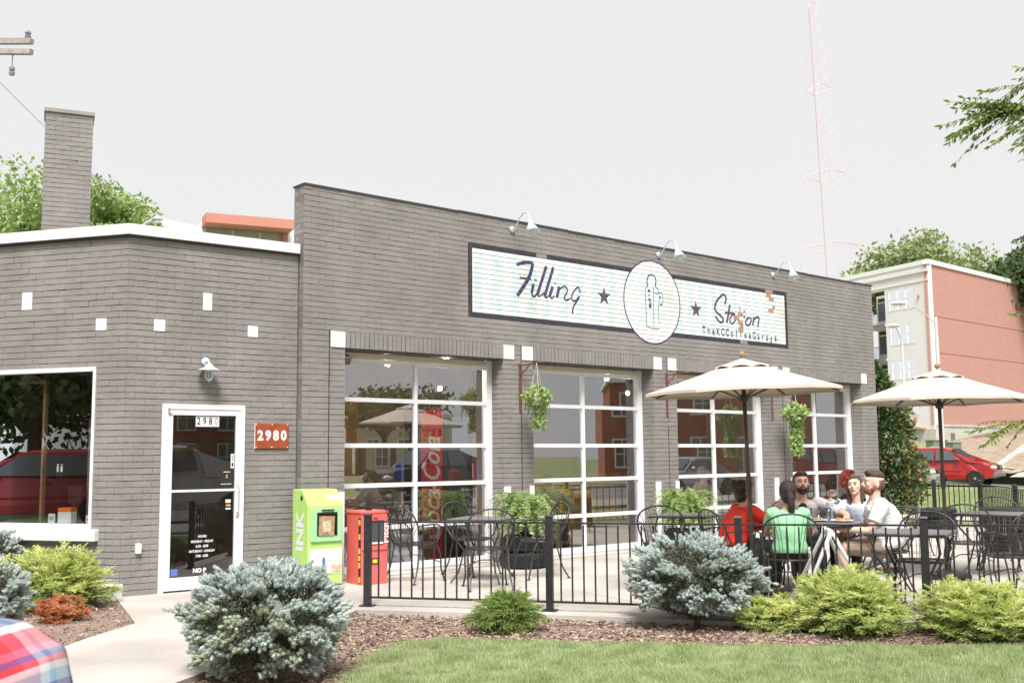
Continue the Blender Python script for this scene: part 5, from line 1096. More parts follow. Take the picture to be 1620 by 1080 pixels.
def uboxes():
    for (px,D,w,lab) in((1482,72,1.15,'wide dark green utility cabinet left of the umbrella pole by the stone base'),(1508,70,.66,'narrow dark green utility cabinet right of the umbrella pole by the stone base')):
        p=at_depth(px,703,D); z=hz(p.x,p.y)-.1; t=thing('utility_cabinet',lab,'utility box',(p.x,p.y,z),-.4); MB().box((0,0,.5),(w,.8,1.0)).build('cabinet','utility_green',t,bevel=.03); MB().box((0,0,1.02),(w+.08,.88,.06)).build('lid','utility_green',t); MB().box((0,0,-.2),(w+.2,1.0,.4)).build('pad','concrete_dark',t)
uboxes()
# sloping drive and hillside
def strip(name,pix,m,dz):
    b=MB(); vs=[]
    for x,y,D in pix: p=at_depth(x,y,D); vs.append((p.x,p.y,p.z+dz))
    return b.add(vs,[tuple(range(len(vs)))]).build(name,m,kind='structure')
strip('hillside',[(1450,716,62),(1520,744,54),(1600,752,50),(1680,735,50),(1760,690,66),(1760,672,84),(1620,674,83.0),(1500,700,82)],'hill_soil',.10)
strip('driveway',[(1572,741,53.0),(1604,747,50.6),(1690,705,64),(1700,672,80),(1640,690,76)],'concrete',.16)
strip('driveway_lower',[(1597,757,48.0),(1690,757,48.0),(1690,733,53),(1616,748,50.5)],'concrete',.08)
def street_lamp(label,base,h,head,arm,name='street_lamp'):
    t=thing(name,label,'street lamp',tuple(base)); b=V(*base); MB().tube([(0,0,0),(0,0,h)],.17,8,r2=.09).build('pole','lamp_metal',t)
    p=[(0,0,h-.4),(V(*head)-b)*.35+V(0,0,(h-.4)*.0)+V(0,0,0) if 0 else tuple((V(0,0,h-.6)).lerp(V(*head)-b,.55)+V(0,0,.35)),tuple(V(*head)-b)]
    MB().tube(p,.035,6).build('arm','lamp_metal',t)
    hd=V(*head)-b; d=(hd-V(0,0,hd.z)).normalized(); MB().ball(tuple(hd+d*.35),(.42,.42,.13),10,6).build('lamp_head','white_paint',t)
q=at_depth(1413,482,60); street_lamp('tall street lamp on thick pale pole in front of the red brick wall',(51.2,18.6,.2),8.9,(q.x+.4,q.y-.4,9.75),1)
q=at_depth(1402,518,66); street_lamp('thinner street lamp in front of the cream apartment front',(55.3,23.0,.3),8.1,(q.x+.4,q.y-.4,9.2),1)
# white stucco building with orange canopy behind the cafe
wl,wr=at_depth(170,352,40),at_depth(466,348,43); wu=(wr-wl); wu.z=0; wlen=wu.length; wu.normalize(); wn=V(wu.y,-wu.x,0); WO=V(wl.x,wl.y,0)
wb=thing('white_building','white stucco building rising behind the cafe roof with an orange canopy','building',tuple(WO))
def wp(b,nm,m,**k): return b.build(nm,m,wb,world=True,**k)
zt=at_depth(200,328,40).z
wp(MB().prism([(0,0),(wlen+6,0),(wlen+6,zt-.1),(3.6,zt+.05),(3.35,zt-.42),(.85,zt-.1),(.05,zt-.85)],WO,wu,EZ,wn,-8,0),'wall','white_paint')
q0=at_depth(323,346,40.9); a0=(q0-WO).dot(wu); q1=at_depth(458,362,42.6); a1=(q1-WO).dot(wu)
wp(MB().bbox_uv(WO,wu,wn,a0,a1,.01,1.1,q0.z-.22,q0.z+.14),'canopy','awning'); wp(MB().bbox_uv(WO,wu,wn,a1-.25,a1-.05,.01,.2,q0.z-3,q0.z-.23),'canopy_post','awning'); wp(MB().bbox_uv(WO,wu,wn,a0+.1,a1-.3,.005,.03,q0.z-.9,q0.z-.24),'window','curtain')
for k in range(3): wp(MB().bbox_uv(WO,wu,wn,a0+.1+k*1.05,a0+.16+k*1.05,.031,.06,q0.z-.9,q0.z-.24),'window_bar','white_paint')
t=thing('roof_lamp','small dish lamp on a thin bent arm above the cafe roof edge','lamp',(-.27,4.3,3.95)); MB().tube([(-.03,.05,0),(-.02,.03,.75),(.03,0,.98),(.13,-.1,1.05)],.022,6).build('arm','galv',t); MB().lathe([(0,.03),(.04,.03),(.085,-.01),(.08,-.02),(0,-.012)],c=(.17,-.14,1.06),n=16).build('shade','galv',t,smooth=True)
t=thing('chimney_wire','thin guy wire running down past the brick chimney to the roof','wire',(-3,4,7)); a=at_depth(-150,-20,13.0);c=at_depth(188,318,15.6); MB().tube([tuple(a-V(-3,4,7)),tuple(c-V(-3,4,7))],.006,4).build('cable','wire',t)
# utility pole, cut by the left edge
ub=at_depth(-150,60,12.6); t=thing('utility_pole','wooden utility pole crossarm with insulators entering at the top left corner','utility pole',(ub.x,ub.y,-.1))
MB().tube([(0,0,0),(0,0,8.2)],.16,10,r2=.11).build('pole','wood_grey',t)
e=at_depth(50,74,11.9)-V(ub.x,ub.y,-.1); s_=V(-e.x,-e.y,0)*.25
for k,o_ in enumerate((.055,-.055)):
    MB().tube([(e.x,e.y,e.z+o_*1.1),(s_.x,s_.y,e.z+.35+o_)],.042,4).build('crossarm','wood_grey',t)
p=V(e.x*.97,e.y*.97,e.z); MB().lathe([(.012,0),(.03,.03),(.035,.05),(.018,.06),(.035,.08),(.03,.10),(.012,.12)],c=(p.x,p.y,p.z+.08),n=10).build('insulator','insulator',t)
p=V(e.x*.86,e.y*.86,e.z); MB().lathe([(.008,-.30),(.03,-.29),(.035,-.26),(.02,-.25),(.032,-.23),(.03,-.20),(.008,-.18),(.006,-.05)],c=(p.x,p.y,p.z),n=10).build('insulator','insulator',t)
# radio mast far behind
def tower():
    t=thing('radio_mast','tall red lattice radio mast, paled in colour as if overexposed, far behind the cafe','tower',(208,126,0)); D=250
    lv=[[(1268,394),(1306,401),(1358,388),(1322,382)],[(1270,281),(1298,288),(1341,275),(1311,267)],[(1276,146),(1289,151),(1317,140),(1298,131)],[(1279,8),(1280,16),(1295,9),(1287,4)]]
    P=[[at_depth(x,y,D+dd)-V(208,126,0) for (x,y),dd in zip(l,(3,0,3,6))] for l in lv]
    base=[p+(p-q)*.62*1.2 for p,q in zip(P[0],P[1])]; top=[p+(p-q)*.5 for p,q in zip(P[3],P[2])]
    rows=[base]+P; 
    for k in range(4):
        MB().tube([tuple(r[k]) for r in rows],.13 if k==1 else .035,4).build('leg','tower_dark' if k==1 else 'tower_glare_red',t)
    for r in rows[1:]:
        MB().tube([tuple(r[k%4]) for k in range(5)],.10,4).build('ring_beam','tower_glare_red',t)
    b=MB()
    for a,c in zip(rows,rows[1:]):
        m=5
        for j in range(m):
            for k in range(4):
                p0=a[k].lerp(c[k],j/m); p1=a[(k+1)%4].lerp(c[(k+1)%4],(j+1)/m); b.tube([tuple(p0),tuple(p1)],.010,3,cap=False)
    b.build('brace','tower_glare_red',t,kind='stuff')
tower()
# ============================================================ trees
def tree(label,loc,h,R,m,n=9000,leaf=.22,trunk=.25,squash=.75,cz=.66,name='leafy_tree',gaps=26,group=None,seed=1):
    t=thing(name,label,'tree',loc,0,group); r=random.Random(seed); b=MB(); b.tube([(0,0,-.3),(.1,0,h*.25),(0,.1,h*.5)],[trunk,trunk*.8,trunk*.5],8); 
    cl=[]
    for k in range(gaps):
        a=r.uniform(0,2*PI); e=math.asin(r.uniform(-.55,1)); q=r.uniform(.35,1.0); c=V(math.cos(a)*math.cos(e)*R*q,math.sin(a)*math.cos(e)*R*q,h*cz+math.sin(e)*R*squash*q); cl.append((c,r.uniform(.22,.42)*R)); b.tube([(0,0,h*r.uniform(.25,.45)),tuple(V(0,0,h*.45).lerp(c,.5)),tuple(c)],[trunk*.35,trunk*.2,trunk*.06],5)
    b.build('trunk','bark',t); k=rng.integers(0,len(cl),n); C_=np.array([tuple(c[0]) for c in cl])[k]; Rk=np.array([c[1] for c in cl])[k]; u=rdir(n); c=C_+u*Rk[:,None]*(rng.uniform(.25,1.15,n)[:,None])*np.array([1,1,.7]); d=unit(rdir(n)+u*.5+np.array([0,0,-.2]))
    npmesh('crown',leaves(c,d,rng.uniform(.7,1.3,n)*leaf,leaf*.32),4,m,t,kind='stuff'); return t
p=at_depth(45,330,31); tree('broad pale green tree behind the brick chimney at the left edge',(p.x,p.y,0),9.15,3.5,'tree_light',30000,.15,seed=3,gaps=46,cz=.72)
p=at_depth(182,330,30); tree('pale green tree just right of the brick chimney above the roof edge',(p.x,p.y,0),10.2,1.55,'tree_light',14000,.13,seed=5,gaps=22,cz=.75,squash=1.15,trunk=.16)
p=at_depth(1440,400,112); tree('wide olive tree rising behind the apartment roof',(p.x,p.y,2),21.9,7.4,'tree_mid',15000,.55,seed=8,gaps=40,cz=.77,squash=.55,trunk=.5)
p=at_depth(1655,400,98); tree('dark green tree behind the apartment roof at the right edge',(p.x,p.y,2),18.9,5.5,'tree_dark',12000,.5,seed=11,gaps=34,cz=.76,squash=.7,trunk=.5)
for i,(x,y,h,R,mm,lab) in enumerate(((-27,-3,9,5.5,'tree_dark','dark tree beyond the side street, reflected in the corner window'),(-29,9,11,6,'tree_dark','dark tree beyond the side street behind the parked white car'),(-24.5,4.5,9,5,'tree_dark','dark bushy tree right behind the parked red vehicle on the side street'),(-38,24,12,6,'tree_dark','dark tree far up the side street to the left'),(37,-52,7,3.5,'tree_dark','dark street tree in front of the red brick house opposite'),(-4,-30,9,4.5,'tree_mid','olive tree across the front street behind the photographer'),(-14,-30,11,5,'tree_dark','dark tree across the front street left of the olive one'),(70,-6,10,5,'tree_mid','olive tree beyond the cross street to the right'),(-22,38,13,6,'tree_mid','olive tree behind the cafe far to the left'))):
    sd_=-30<x<-24 and y<12; tree(lab,(x,y,-.1),h,R,mm,34000 if sd_ else 4500,.30 if sd_ else .38,seed=20+i,gaps=40 if sd_ else 22,cz=.5 if sd_ else .66,squash=.8)
# near branch of compound leaves at the upper right
def compound(par,p0,d,L,m='walnut',nl=11,lw=.010,ll=.060):
    d=d.normalized(); sd=d.cross(V(0,0,1)).normalized(); b=MB(); pts=[p0+d*(L*j/8)-V(0,0,.12*L*(j/8)**2) for j in range(9)]; B=[];Dd=[]
    for j in range(nl):
        q=.12+.88*j/(nl-1); o=p0+d*(L*q)-V(0,0,.12*L*q*q)
        for s in(-1,1): B.append(o); Dd.append(((sd*s*.9+d*.30)+V(0,0,-.35+random.gauss(0,.12))).normalized())
    B.append(pts[-1]);Dd.append(d); B=np.array([tuple(x) for x in B]);Dd=np.array([tuple(x) for x in Dd]); qd=leaves(B,Dd,rng.uniform(.8,1.15,len(B))*ll,lw)
    b.tube([tuple(p) for p in pts],.0016,3)
    for f in qd: b.add([tuple(v) for v in f],[(0,1,2,3)])
    b.build('leaf',m,par)
    return
def branch(label,loc,pts,rad,leaves_,L=.30):
    t=thing('walnut_branch',label,'branch',tuple(loc)); P=[p-loc for p in pts]; MB().tube([tuple(p) for p in P],rad,6).build('twig','bark',t)
    for k in range(leaves_):
        q=random.uniform(.25,1)*(len(P)-1); i=min(int(q),len(P)-2); p=P[i].lerp(P[i+1],q-i); dr=(P[i+1]-P[i]).normalized(); d=(dr*random.uniform(.2,1)+RT*random.uniform(-1,.5)+V(0,0,random.uniform(-.6,.35))+Fh*random.uniform(-.4,.4)); compound(t,p,d,L*random.uniform(.75,1.15),nl=random.choice((8,9,10)))
    return t
A=lambda x,y,D=7: at_depth(x,y,D)
branch('walnut branch with feathery compound leaves hanging in at the upper right',A(1710,175),[A(1770,150),A(1700,162),A(1650,170),A(1620,168),A(1592,172)],[.018,.014,.010,.006,.003],52,.40)
branch('small walnut twig with loose leaflets above the main branch at the right edge',A(1700,110),[A(1740,90),A(1680,105),A(1625,128),A(1600,142)],[.012,.008,.005,.003],9,.30)
branch('lower walnut twig with soft leaves over the brick wall at the right edge',A(1720,660,7.4),[A(1760,640,7.4),A(1690,652,7.4),A(1640,660,7.4),A(1600,668,7.4)],[.014,.010,.006,.003],10,.26)
branch('short walnut leaf tip at the right edge beside the brick wall',A(1700,470,7.2),[A(1720,470,7.2),A(1660,486,7.2),A(1634,500,7.2)],[.008,.005,.003],2,.16)
branch('walnut leaves just touching the right edge below the dark tree',A(1700,375,7.2),[A(1720,372,7.2),A(1660,380,7.2),A(1640,384,7.2)],[.008,.005,.003],2,.14)
# the trunk of that tree, out of frame to the right
t=thing('walnut_tree','walnut tree out of frame at right whose branches hang into the photo','tree',(3.2,-10.9,0)); MB().tube([(0,0,-.1),(.05,.1,2),(.1,.3,4.4)],[.17,.14,.10],10).build('trunk','bark',t)
for k,tg in enumerate((A(1760,150),A(1740,90),A(1760,640,7.4),A(1720,470,7.2),A(1720,372,7.2))):
    MB().tube([(.08,.2,min(3.6,max(1.2,tg.z-.3))),tuple((tg-V(3.2,-10.9,0)).lerp(V(.08,.2,tg.z),.5)+V(0,0,.1)),tuple(tg-V(3.2,-10.9,0))],[.05,.03,.016],6).build('limb','bark',t)
# ============================================================ houses across the street (seen in the glass)
def house(label,x,y,w,d,h,m,rz=0,trim='white_paint',cols=4,floors=2,roof='roof_grey',bay=False):
    t=thing('brick_house' if 'brick' in m or 'red' in m else 'stucco_house',label,'building',(x,y,-.1),rz)
    MB().bb(-w/2,w/2,-d,0,0,h).build('wall',m,t); MB().bb(-w/2-.2,w/2+.2,-d-.2,.25,h+.002,h+.28).build('cornice',trim,t); MB().add([(-w/2,-d,h+.29),(w/2,-d,h+.29),(w/2,0,h+.29),(-w/2,0,h+.29),(0,-d/2,h+1.2)],[(0,1,4),(1,2,4),(2,3,4),(3,0,4)]).build('roof',roof,t)
    for f in range(floors):
        for c in range(cols):
            cx=-w/2+(c+.5)*w/cols; z=.9+f*(h/floors); ww=.55
            fr=MB().bb(cx-ww-.1,cx+ww+.1,.002,.07,z-.12,z+1.75).build('window_frame',trim,t); MB().bb(cx-ww,cx-.04,.071,.075,z,z+.78).build('pane','car_glass',fr); MB().bb(cx+.04,cx+ww,.071,.075,z,z+.78).build('pane','car_glass',fr); MB().bb(cx-ww,cx-.04,.071,.075,z+.84,z+1.65).build('pane','car_glass',fr); MB().bb(cx+.04,cx+ww,.071,.075,z+.84,z+1.65).build('pane','car_glass',fr)
    if bay:
        for c in range(0,cols,2): cx=-w/2+(c+1.0)*w/cols; MB().bb(cx-.9,cx+.9,.076,.9,0,h*.94).build('bay',bay,t)
    return t
house('brown brick house across the front street, reflected left in the first door',44,-76,8,10,5.6,'house_brick',rz=.5,cols=3)
house('cream stucco house next to the brown brick house across the street',53,-72,9,10,5.5,'stucco_cream',rz=.45,cols=3)
house('red brick terrace across the street, reflected in the third garage door',50,-34,13,10,6.6,'house_red',rz=.75,cols=5,bay='house_red')
house('cream bay fronted house across the street at the end of the red terrace',60,-20,11,10,8.6,'stucco_cream',rz=.95,cols=4)
house('tall brown brick house further right across the cross street',68,-6,12,10,9,'house_brick',rz=1.2,cols=4)
house('white two storey house across the street behind the photographer',-5,-46,13,9,6.2,'stucco',rz=0,cols=5)
house('red brick house across the side street to the left',-80,30,12,10,7,'house_red',rz=-1.2,cols=4)
house('red brick house across the front street between trees',16,-62,11,10,5.4,'house_red',rz=.15,cols=4)
# ============================================================ inside the cafe
t=thing('drinks_cooler','tall red drinks cooler with white script down its side panel, behind the first door','cooler',(2.44,.95,0),-.30)
MB().bb(-.02,.75,.01,.75,0,2.12).build('body','door_dark',t,bevel=.01); MB().bb(.31,.74,-.02,.005,.25,2.0).build('door','car_glass',t); MB().bb(-.015,.30,-.012,.008,.02,2.10).build('side_panel','red_gloss',t)
vs,fs=txt('Coca-Cola',.36,bold=.006,sx=.92); b=MB(); b.add([(.145-v[1],-.0135,1.02+v[0]+v[1]*.30) for v in vs],fs); b.build('lettering','decal_white',t)
def cafe_chair(loc,rz,label):
    t=thing('yellow_chair',label,'chair',loc,rz,'yellow metal chairs inside'); MB().box((0,0,.45),(.38,.38,.02)).build('seat','yellow',t,bevel=.008)
    for sx in(-1,1):
        MB().tube([(sx*.17,-.17,.45),(sx*.16,-.20,.70),(sx*.13,-.23,.84)],.013,6).build('back_frame','yellow',t)
        for sy in(-1,1): MB().tube([(sx*.16,sy*.16,.44),(sx*.21,sy*.22,.0)],.013,6).build('leg','yellow',t)
    MB().box((0,-.22,.80),(.28,.02,.12)).build('back_rest','yellow',t); MB().box((0,-.20,.64),(.05,.015,.34)).build('back_slat','yellow',t); return t
KC=[((5.95,1.35),2.4,'yellow metal chair nearest the glass in the right half of the second door'),((4.75,1.15),.9,'yellow metal chair seen low in the left half of the second door'),((6.6,2.6),-.6,'yellow metal chair further back inside the second door'),((5.1,2.8),1.6,'yellow metal chair behind the inside table')]
y0=cafe_chair((*KC[0][0],.01),KC[0][1],KC[0][2])
for (x,y),r,l in KC[1:]: dup(y0,(x,y,.01),r,l)
def in_table(x,y,lab,w=.75):
    t=thing('cafe_table',lab,'table',(x,y,.01),.2,'dark tables inside'); MB().box((0,0,.73),(w,w,.035)).build('table_top','frame_bronze',t); MB().tube([(0,0,0),(0,0,.72)],.03,8).lathe([(0,0),(.25,0),(.24,.02),(0,.04)],n=14).build('pedestal','door_dark',t)
in_table(5.5,2.0,'dark cafe table inside the second door'); in_table(8.3,1.6,'dark cafe table inside the third door'); in_table(11.0,1.5,'dark cafe table inside the fourth door'); in_table(1.3,2.6,'dark cafe table deep inside the first door')
t=thing('bookshelf','low shelf of coloured books inside the second door','shelf',(5.3,4.4,.01)); MB().bb(-.9,.9,-.15,.15,0,.04).bb(-.9,.9,-.15,.15,.5,.53).bb(-.9,.9,-.15,.15,1.0,1.03).build('shelf','wood',t)
for z in(.04,.53,1.03):
    x=-.88
    while x<.84: w_=random.uniform(.02,.05); MB().bb(x,x+w_-.003,-.12,.1,z,z+random.uniform(.24,.34)).build('book',random.choice(['decal_white','red_gloss','decal_tan','shirt_beige','decal_blue','decal_grey']),t); x+=w_
t=thing('service_counter','wooden service counter deep inside the cafe','counter',(8.5,5.2,.01)); MB().bb(-2,2,-.3,.3,0,1.02).build('front','inside_warm',t); MB().bb(-2.05,2.05,-.36,.36,1.021,1.06).build('counter_top','wood',t)
t=thing('glass_cabinet','low pale cabinet just inside the left of the first door','cabinet',(1.35,.62,.01)); MB().bb(-.45,.55,-.16,.2,0,.50).build('body','galv',t); MB().bb(-.46,.56,-.17,.21,.501,.54).build('top','decal_white',t)
t=thing('wooden_stool','wooden step stool inside behind the mullion of the first door','stool',(2.18,.72,.01)); MB().box((0,0,.22),(.34,.26,.03)).build('seat','wood',t); MB().box((0,0,.62),(.36,.24,.03)).build('seat','wood',t)
for sx in(-.14,.14): MB().box((sx,0,.30),(.03,.2,.60)).build('leg','wood',t)
def pend(x,y,z,lab):
    l=bpy.data.lights.new('pendant_light','POINT'); l.energy=13; l.shadow_soft_size=.06; l.color=(1,.86,.66); lo=bpy.data.objects.new('pendant_light',l); COL.objects.link(lo); lo.location=(x,y,z-.12)
    t=thing('pendant_lamp',lab,'lamp',(x,y,z),0,'glowing pendant lamps inside'); MB().ball((0,0,0),.045,10,8).build('globe','bulb',t,smooth=True); MB().tube([(0,0,.04),(0,0,3.5-z)],.004,4).build('cord','door_dark',t)
pend(2.1,1.3,2.75,'pendant lamp glowing in the top left pane of the first door'); pend(2.9,1.0,2.85,'pendant lamp glowing in the top right pane of the first door'); pend(6.5,1.3,2.72,'pendant lamp glowing in the top right pane of the second door'); pend(8.4,2.6,2.6,'pendant lamp over the table inside the third door'); pend(4.6,3.4,2.6,'pendant lamp over the bookshelf inside the second door')
# posters just inside the entrance door, things on the corner window ledge
t=thing('notice_board','board of pinned flyers just inside the entrance door','notice board',(-1.75,1.0,1.35),-.1); MB().bb(-.35,.45,0,.03,-.62,.55).build('board','inside_wall',t)
for k in range(13): x=random.uniform(-.30,.32); z=random.uniform(-.55,.42); w_=random.uniform(.07,.12); MB().box((x,-.004-.0008*k,z),(w_,.0006,w_*1.35),M=Matrix.Rotation(random.gauss(0,.06),3,'Y')).build('flyer',random.choice(['decal_grey','decal_grey','decal_tan','shirt_beige','decal_meadow']),t)
def onwin(s,z,dep): return OL+dL*s-nL*dep+V(0,0,z)
def ledge(name,lab,cat,s,dep,w,h,d,m,z=.755):
    q=onwin(s,z,dep); t=thing(name,lab,cat,tuple(q),math.atan2(dL.y,dL.x)); MB().bb(-w/2,w/2,-d/2,d/2,0,h).build('body',m,t,bevel=.004); return t
t=ledge('paper_box','white box with orange top on the corner window ledge','box',.80,.14,.17,.12,.1,'decal_white'); MB().bb(-.083,.083,-.05,.05,.121,.165).build('lid','decal_orange',t)
t=ledge('black_monitor','black square monitor behind the white box in the corner window','monitor',.82,.30,.19,.2,.05,'decal_black',z=.95); MB().bb(-.03,.03,-.03,.03,-.2,-.001).build('stand','decal_black',t)
t=ledge('leaflet_card','small white leaflet card at the left of the window ledge','card',.97,.10,.09,.10,.01,'decal_white'); MB().bb(-.03,.03,.0055,.0065,.03,.07).build('print','decal_grey',t)
t=ledge('leaflet_card','small white leaflet card at the right end of the window ledge','card',.48,.10,.09,.085,.01,'decal_white'); MB().bb(-.03,.03,.0055,.0065,.03,.05).build('print','decal_grey',t)
q=onwin(.62,.755,.22); t=thing('wire_rack','dark arched wire rack on the corner window ledge','rack',tuple(q),math.atan2(dL.y,dL.x)); MB().tube([(-.1,0,0),(-.1,0,.24),(-.06,0,.30),(.06,0,.30),(.1,0,.24),(.1,0,0)],.008,6).build('frame','black_iron',t); MB().bb(-.1,.1,-.04,.04,0,.02).build('shelf','black_iron',t)
# ============================================================ people
def remeshed(b,name,m,par,vox=.008,smooth=2,it=4):
    me=bpy.data.meshes.new('tmp'); me.from_pydata(b.v,[],b.f); o=bpy.data.objects.new('tmp',me); COL.objects.link(o)
    r=o.modifiers.new('r','REMESH'); r.mode='VOXEL'; r.voxel_size=vox; s=o.modifiers.new('s','SMOOTH'); s.factor=.5; s.iterations=it
    dg=bpy.context.evaluated_depsgraph_get(); me2=bpy.data.meshes.new_from_object(o.evaluated_get(dg)); me2.name=name; bpy.data.objects.remove(o); bpy.data.meshes.remove(me)
    me2.materials.clear(); return link(me2,name,m,par,smooth=True)
def loft(b,rings,n=18):
    """rings: (centre, rx, ry, xaxis, yaxis)"""
    vs=[];fs=[]
    for c,rx,ry,xa,ya in rings:
        for k in range(n): a=2*PI*k/n; sx=abs(math.cos(a))**.85*(1 if math.cos(a)>=0 else -1); p=c+xa*rx*sx+ya*ry*math.sin(a); vs.append(tuple(p))
    for i in range(len(rings)-1):
        for k in range(n): fs.append((i*n+k,i*n+(k+1)%n,(i+1)*n+(k+1)%n,(i+1)*n+k))
    fs.append(tuple(range(n-1,-1,-1))); fs.append(tuple((len(rings)-1)*n+k for k in range(n))); b.add(vs,fs)
def person(label,loc,face,seat=.425,k=1.0,lean=.15,twist=0,head=(0,0,0),L=((-.30,.12,-.20),(-.2,.38,-.30)),R=((.30,.12,-.20),(.2,.38,-.30)),skin='skin_light',shirt='shirt_red',sleeve=1.0,pants='pants_dark',hair='hair_dark',style='short',sw=.18,bulk=1.0,knees=.12,beard=None,glasses=False,undershirt=None,stand=False,feet=.45,vox=.0075,short_pants=False,name='person',side=0):
    """local frame: faces +y, right hand at +x; arm points are offsets from the neck base"""
    t=thing(name,label,'person',loc,face-PI/2)
    hip=V(0,-.02,(seat+.09) if not stand else .88*k); S_=V(side,math.sin(lean),math.cos(lean)).normalized(); T=(.425 if not stand else .46)*k
    tw=Matrix.Rotation(twist,3,'Z')
    def ax(f): a=Matrix.Rotation(twist*f,3,'Z'); return a@V(1,0,0),(a@V(0,1,0)-V(0,0,math.sin(lean)*.7)).normalized()
    def sp(f): return hip+S_*(T*f)+V(0,-.03*math.sin(f*PI)*(1 if not stand else .3),0)
    sec=[(-.17,.12,.09),(-.10,.165,.125),(.0,.178,.13),(.22,.155,.118),(.45,.158,.122),(.68,.175,.122),(.84,.17*sw/.18,.105),(.93,.135,.085),(1.0,.062,.058)]
    def rings(inf,f0,f1,bel=1): return [(sp(f),(rx*bulk+inf)*k,(ry*bulk*(1.08 if .1<f<.6 and bulk>1.05 else 1)+inf)*k,*ax(max(0,f))) for f,rx,ry in sec if f0<=f<=f1]
    N=sp(1.0); xa,ya=ax(1.0); sh={-1:sp(.90)-xa*sw*k,1:sp(.90)+xa*sw*k}
    if stand: sh={s:v-V(0,0,.035) for s,v in sh.items()}
    Hm=Matrix.Rotation(head[0],3,'Z')@Matrix.Rotation(-head[1],3,'X')@Matrix.Rotation(head[2],3,'Y'); HC=N+V(0,.015,.055)*k+Hm@V(0,.018,.115)*k
    kh=k*1.06
    def hp(x,y,z): return HC+Hm@V(x,y,z)*kh*.97
    b=MB(); loft(b,rings(0,-.2,1.0)); b.tube([tuple(N-V(0,0,.05)),tuple(N+V(0,.01,.03)*k),tuple(hp(0,-.01,-.06))],[.06*k,.056*k,.058*k],12)
    HM4=Hm@Matrix.Diagonal((kh,kh,kh))
    b.ball(tuple(hp(0,-.012,.022)),(.077,.094,.098),16,12,M=HM4); b.ball(tuple(hp(0,.028,-.040)),(.056,.062,.070),14,10,M=HM4); b.ball(tuple(hp(0,.066,-.092)),(.022,.018,.018),8,6,M=HM4)
    b.tube([tuple(hp(0,.094,.010)),tuple(hp(0,.112,-.022)),tuple(hp(0,.090,-.034))],[.009*k,.015*k,.012*k],8)
    for s in(-1,1): b.ball(tuple(hp(s*.077,-.012,-.010)),(.012,.020,.032),8,6,M=HM4); b.ball(tuple(hp(s*.036,.066,-.018)),(.026,.022,.022),8,6,M=HM4)
    b.ball(tuple(hp(0,.078,.030)),(.052,.018,.014),10,6,M=HM4)
    arms={}
    for s,(e,h) in((-1,L),(1,R)):
        E_=N+V(*e)*k; H_=N+V(*h)*k; A=sh[s]; arms[s]=(A,E_,H_)
        b.tube([tuple(A),tuple(A.lerp(E_,.5)),tuple(E_)],[.050*k*bulk,.045*k*bulk,.036*k],10); b.tube([tuple(E_),tuple(E_.lerp(H_,.3)),tuple(H_)],[.036*k,.038*k,.024*k],10)
        d=(H_-E_).normalized(); up=V(0,0,1)-d*d.z; up=up.normalized() if up.length>.05 else V(0,1,0); w=d.cross(up).normalized()
        b.ball(tuple(H_+d*.045*k),(.028,.042,.018),8,6,M=Matrix((w*k,d*k,up*k)).transposed())
        for j,(o,ln) in enumerate(((-.027,.058),(-.009,.070),(.009,.066),(.026,.050))):
            q0=H_+d*.068*k+w*o*k; q1=q0+(d*.85-up*.35).normalized()*ln*.55*k; q2=q1+(d*.45-up*.85).normalized()*ln*.5*k; b.tube([tuple(q0),tuple(q1),tuple(q2)],[.0095*k,.009*k,.0075*k],6)
        q0=H_+d*.025*k-w*s*.024*k; b.tube([tuple(q0),tuple(q0-w*s*.028*k+d*.02*k-up*.01*k),tuple(q0-w*s*.034*k+d*.048*k-up*.016*k)],[.012*k,.0105*k,.009*k],6)
    legs={}
    for s in(-1,1):
        hpz=hip+V(s*.088*k,.0,-.02)
        if stand: kn=V(s*.10,.02,.48*k); an=V(s*.11,-.02,.08)
        else: kn=V(s*knees,.43*k,seat+.055); an=V(s*knees*1.05,feet-.03,.085)
        b.tube([tuple(hpz),tuple(hpz.lerp(kn,.5)),tuple(kn)],[.088*k*bulk,.078*k,.058*k],12); b.tube([tuple(kn),tuple(kn.lerp(an,.32)),tuple(an)],[.057*k,.054*k,.036*k],12); b.tube([tuple(an),tuple(an+V(0,.05,-.035)),tuple(an+V(0,.15,-.055))],[.036,.036,.026],8); legs[s]=(hpz,kn,an)
    remeshed(b,'body',skin,t,vox)
    # clothing
    b=MB(); loft(b,rings(.012,-.12,.94)+[(sp(.965),.088*k,.072*k,*ax(1))])
    for s in(-1,1):
        A,E_,H_=arms[s]; f=min(1,sleeve/.55); e2=A.lerp(E_,f); b.tube([tuple(A+(sp(.9)-A)*.25),tuple(A),tuple(A.lerp(e2,.5)),tuple(e2)],[.068*k*bulk,.066*k*bulk,.060*k*bulk,.055*k*bulk],12)
        b.ball(tuple(A.lerp(sp(.93),.12)+V(0,0,-.004)),.070*k*bulk,12,8)
        if sleeve>.55: h2=E_.lerp(H_,min(.93,(sleeve-.55)/.45)); b.tube([tuple(E_),tuple(E_.lerp(h2,.5)),tuple(h2)],[.053*k,.050*k,.040*k],12)
    remeshed(b,'shirt',shirt,t,vox,it=5)
    if undershirt:
        b=MB(); 
        for f0 in(.50,.62,.74,.86): b.ball(tuple(sp(f0)+ya*(.118*k)),(.052,.022,.06),8,6)
        remeshed(b,'undershirt',undershirt,t,.01)
    b=MB(); loft(b,rings(.010,-.2,.12))
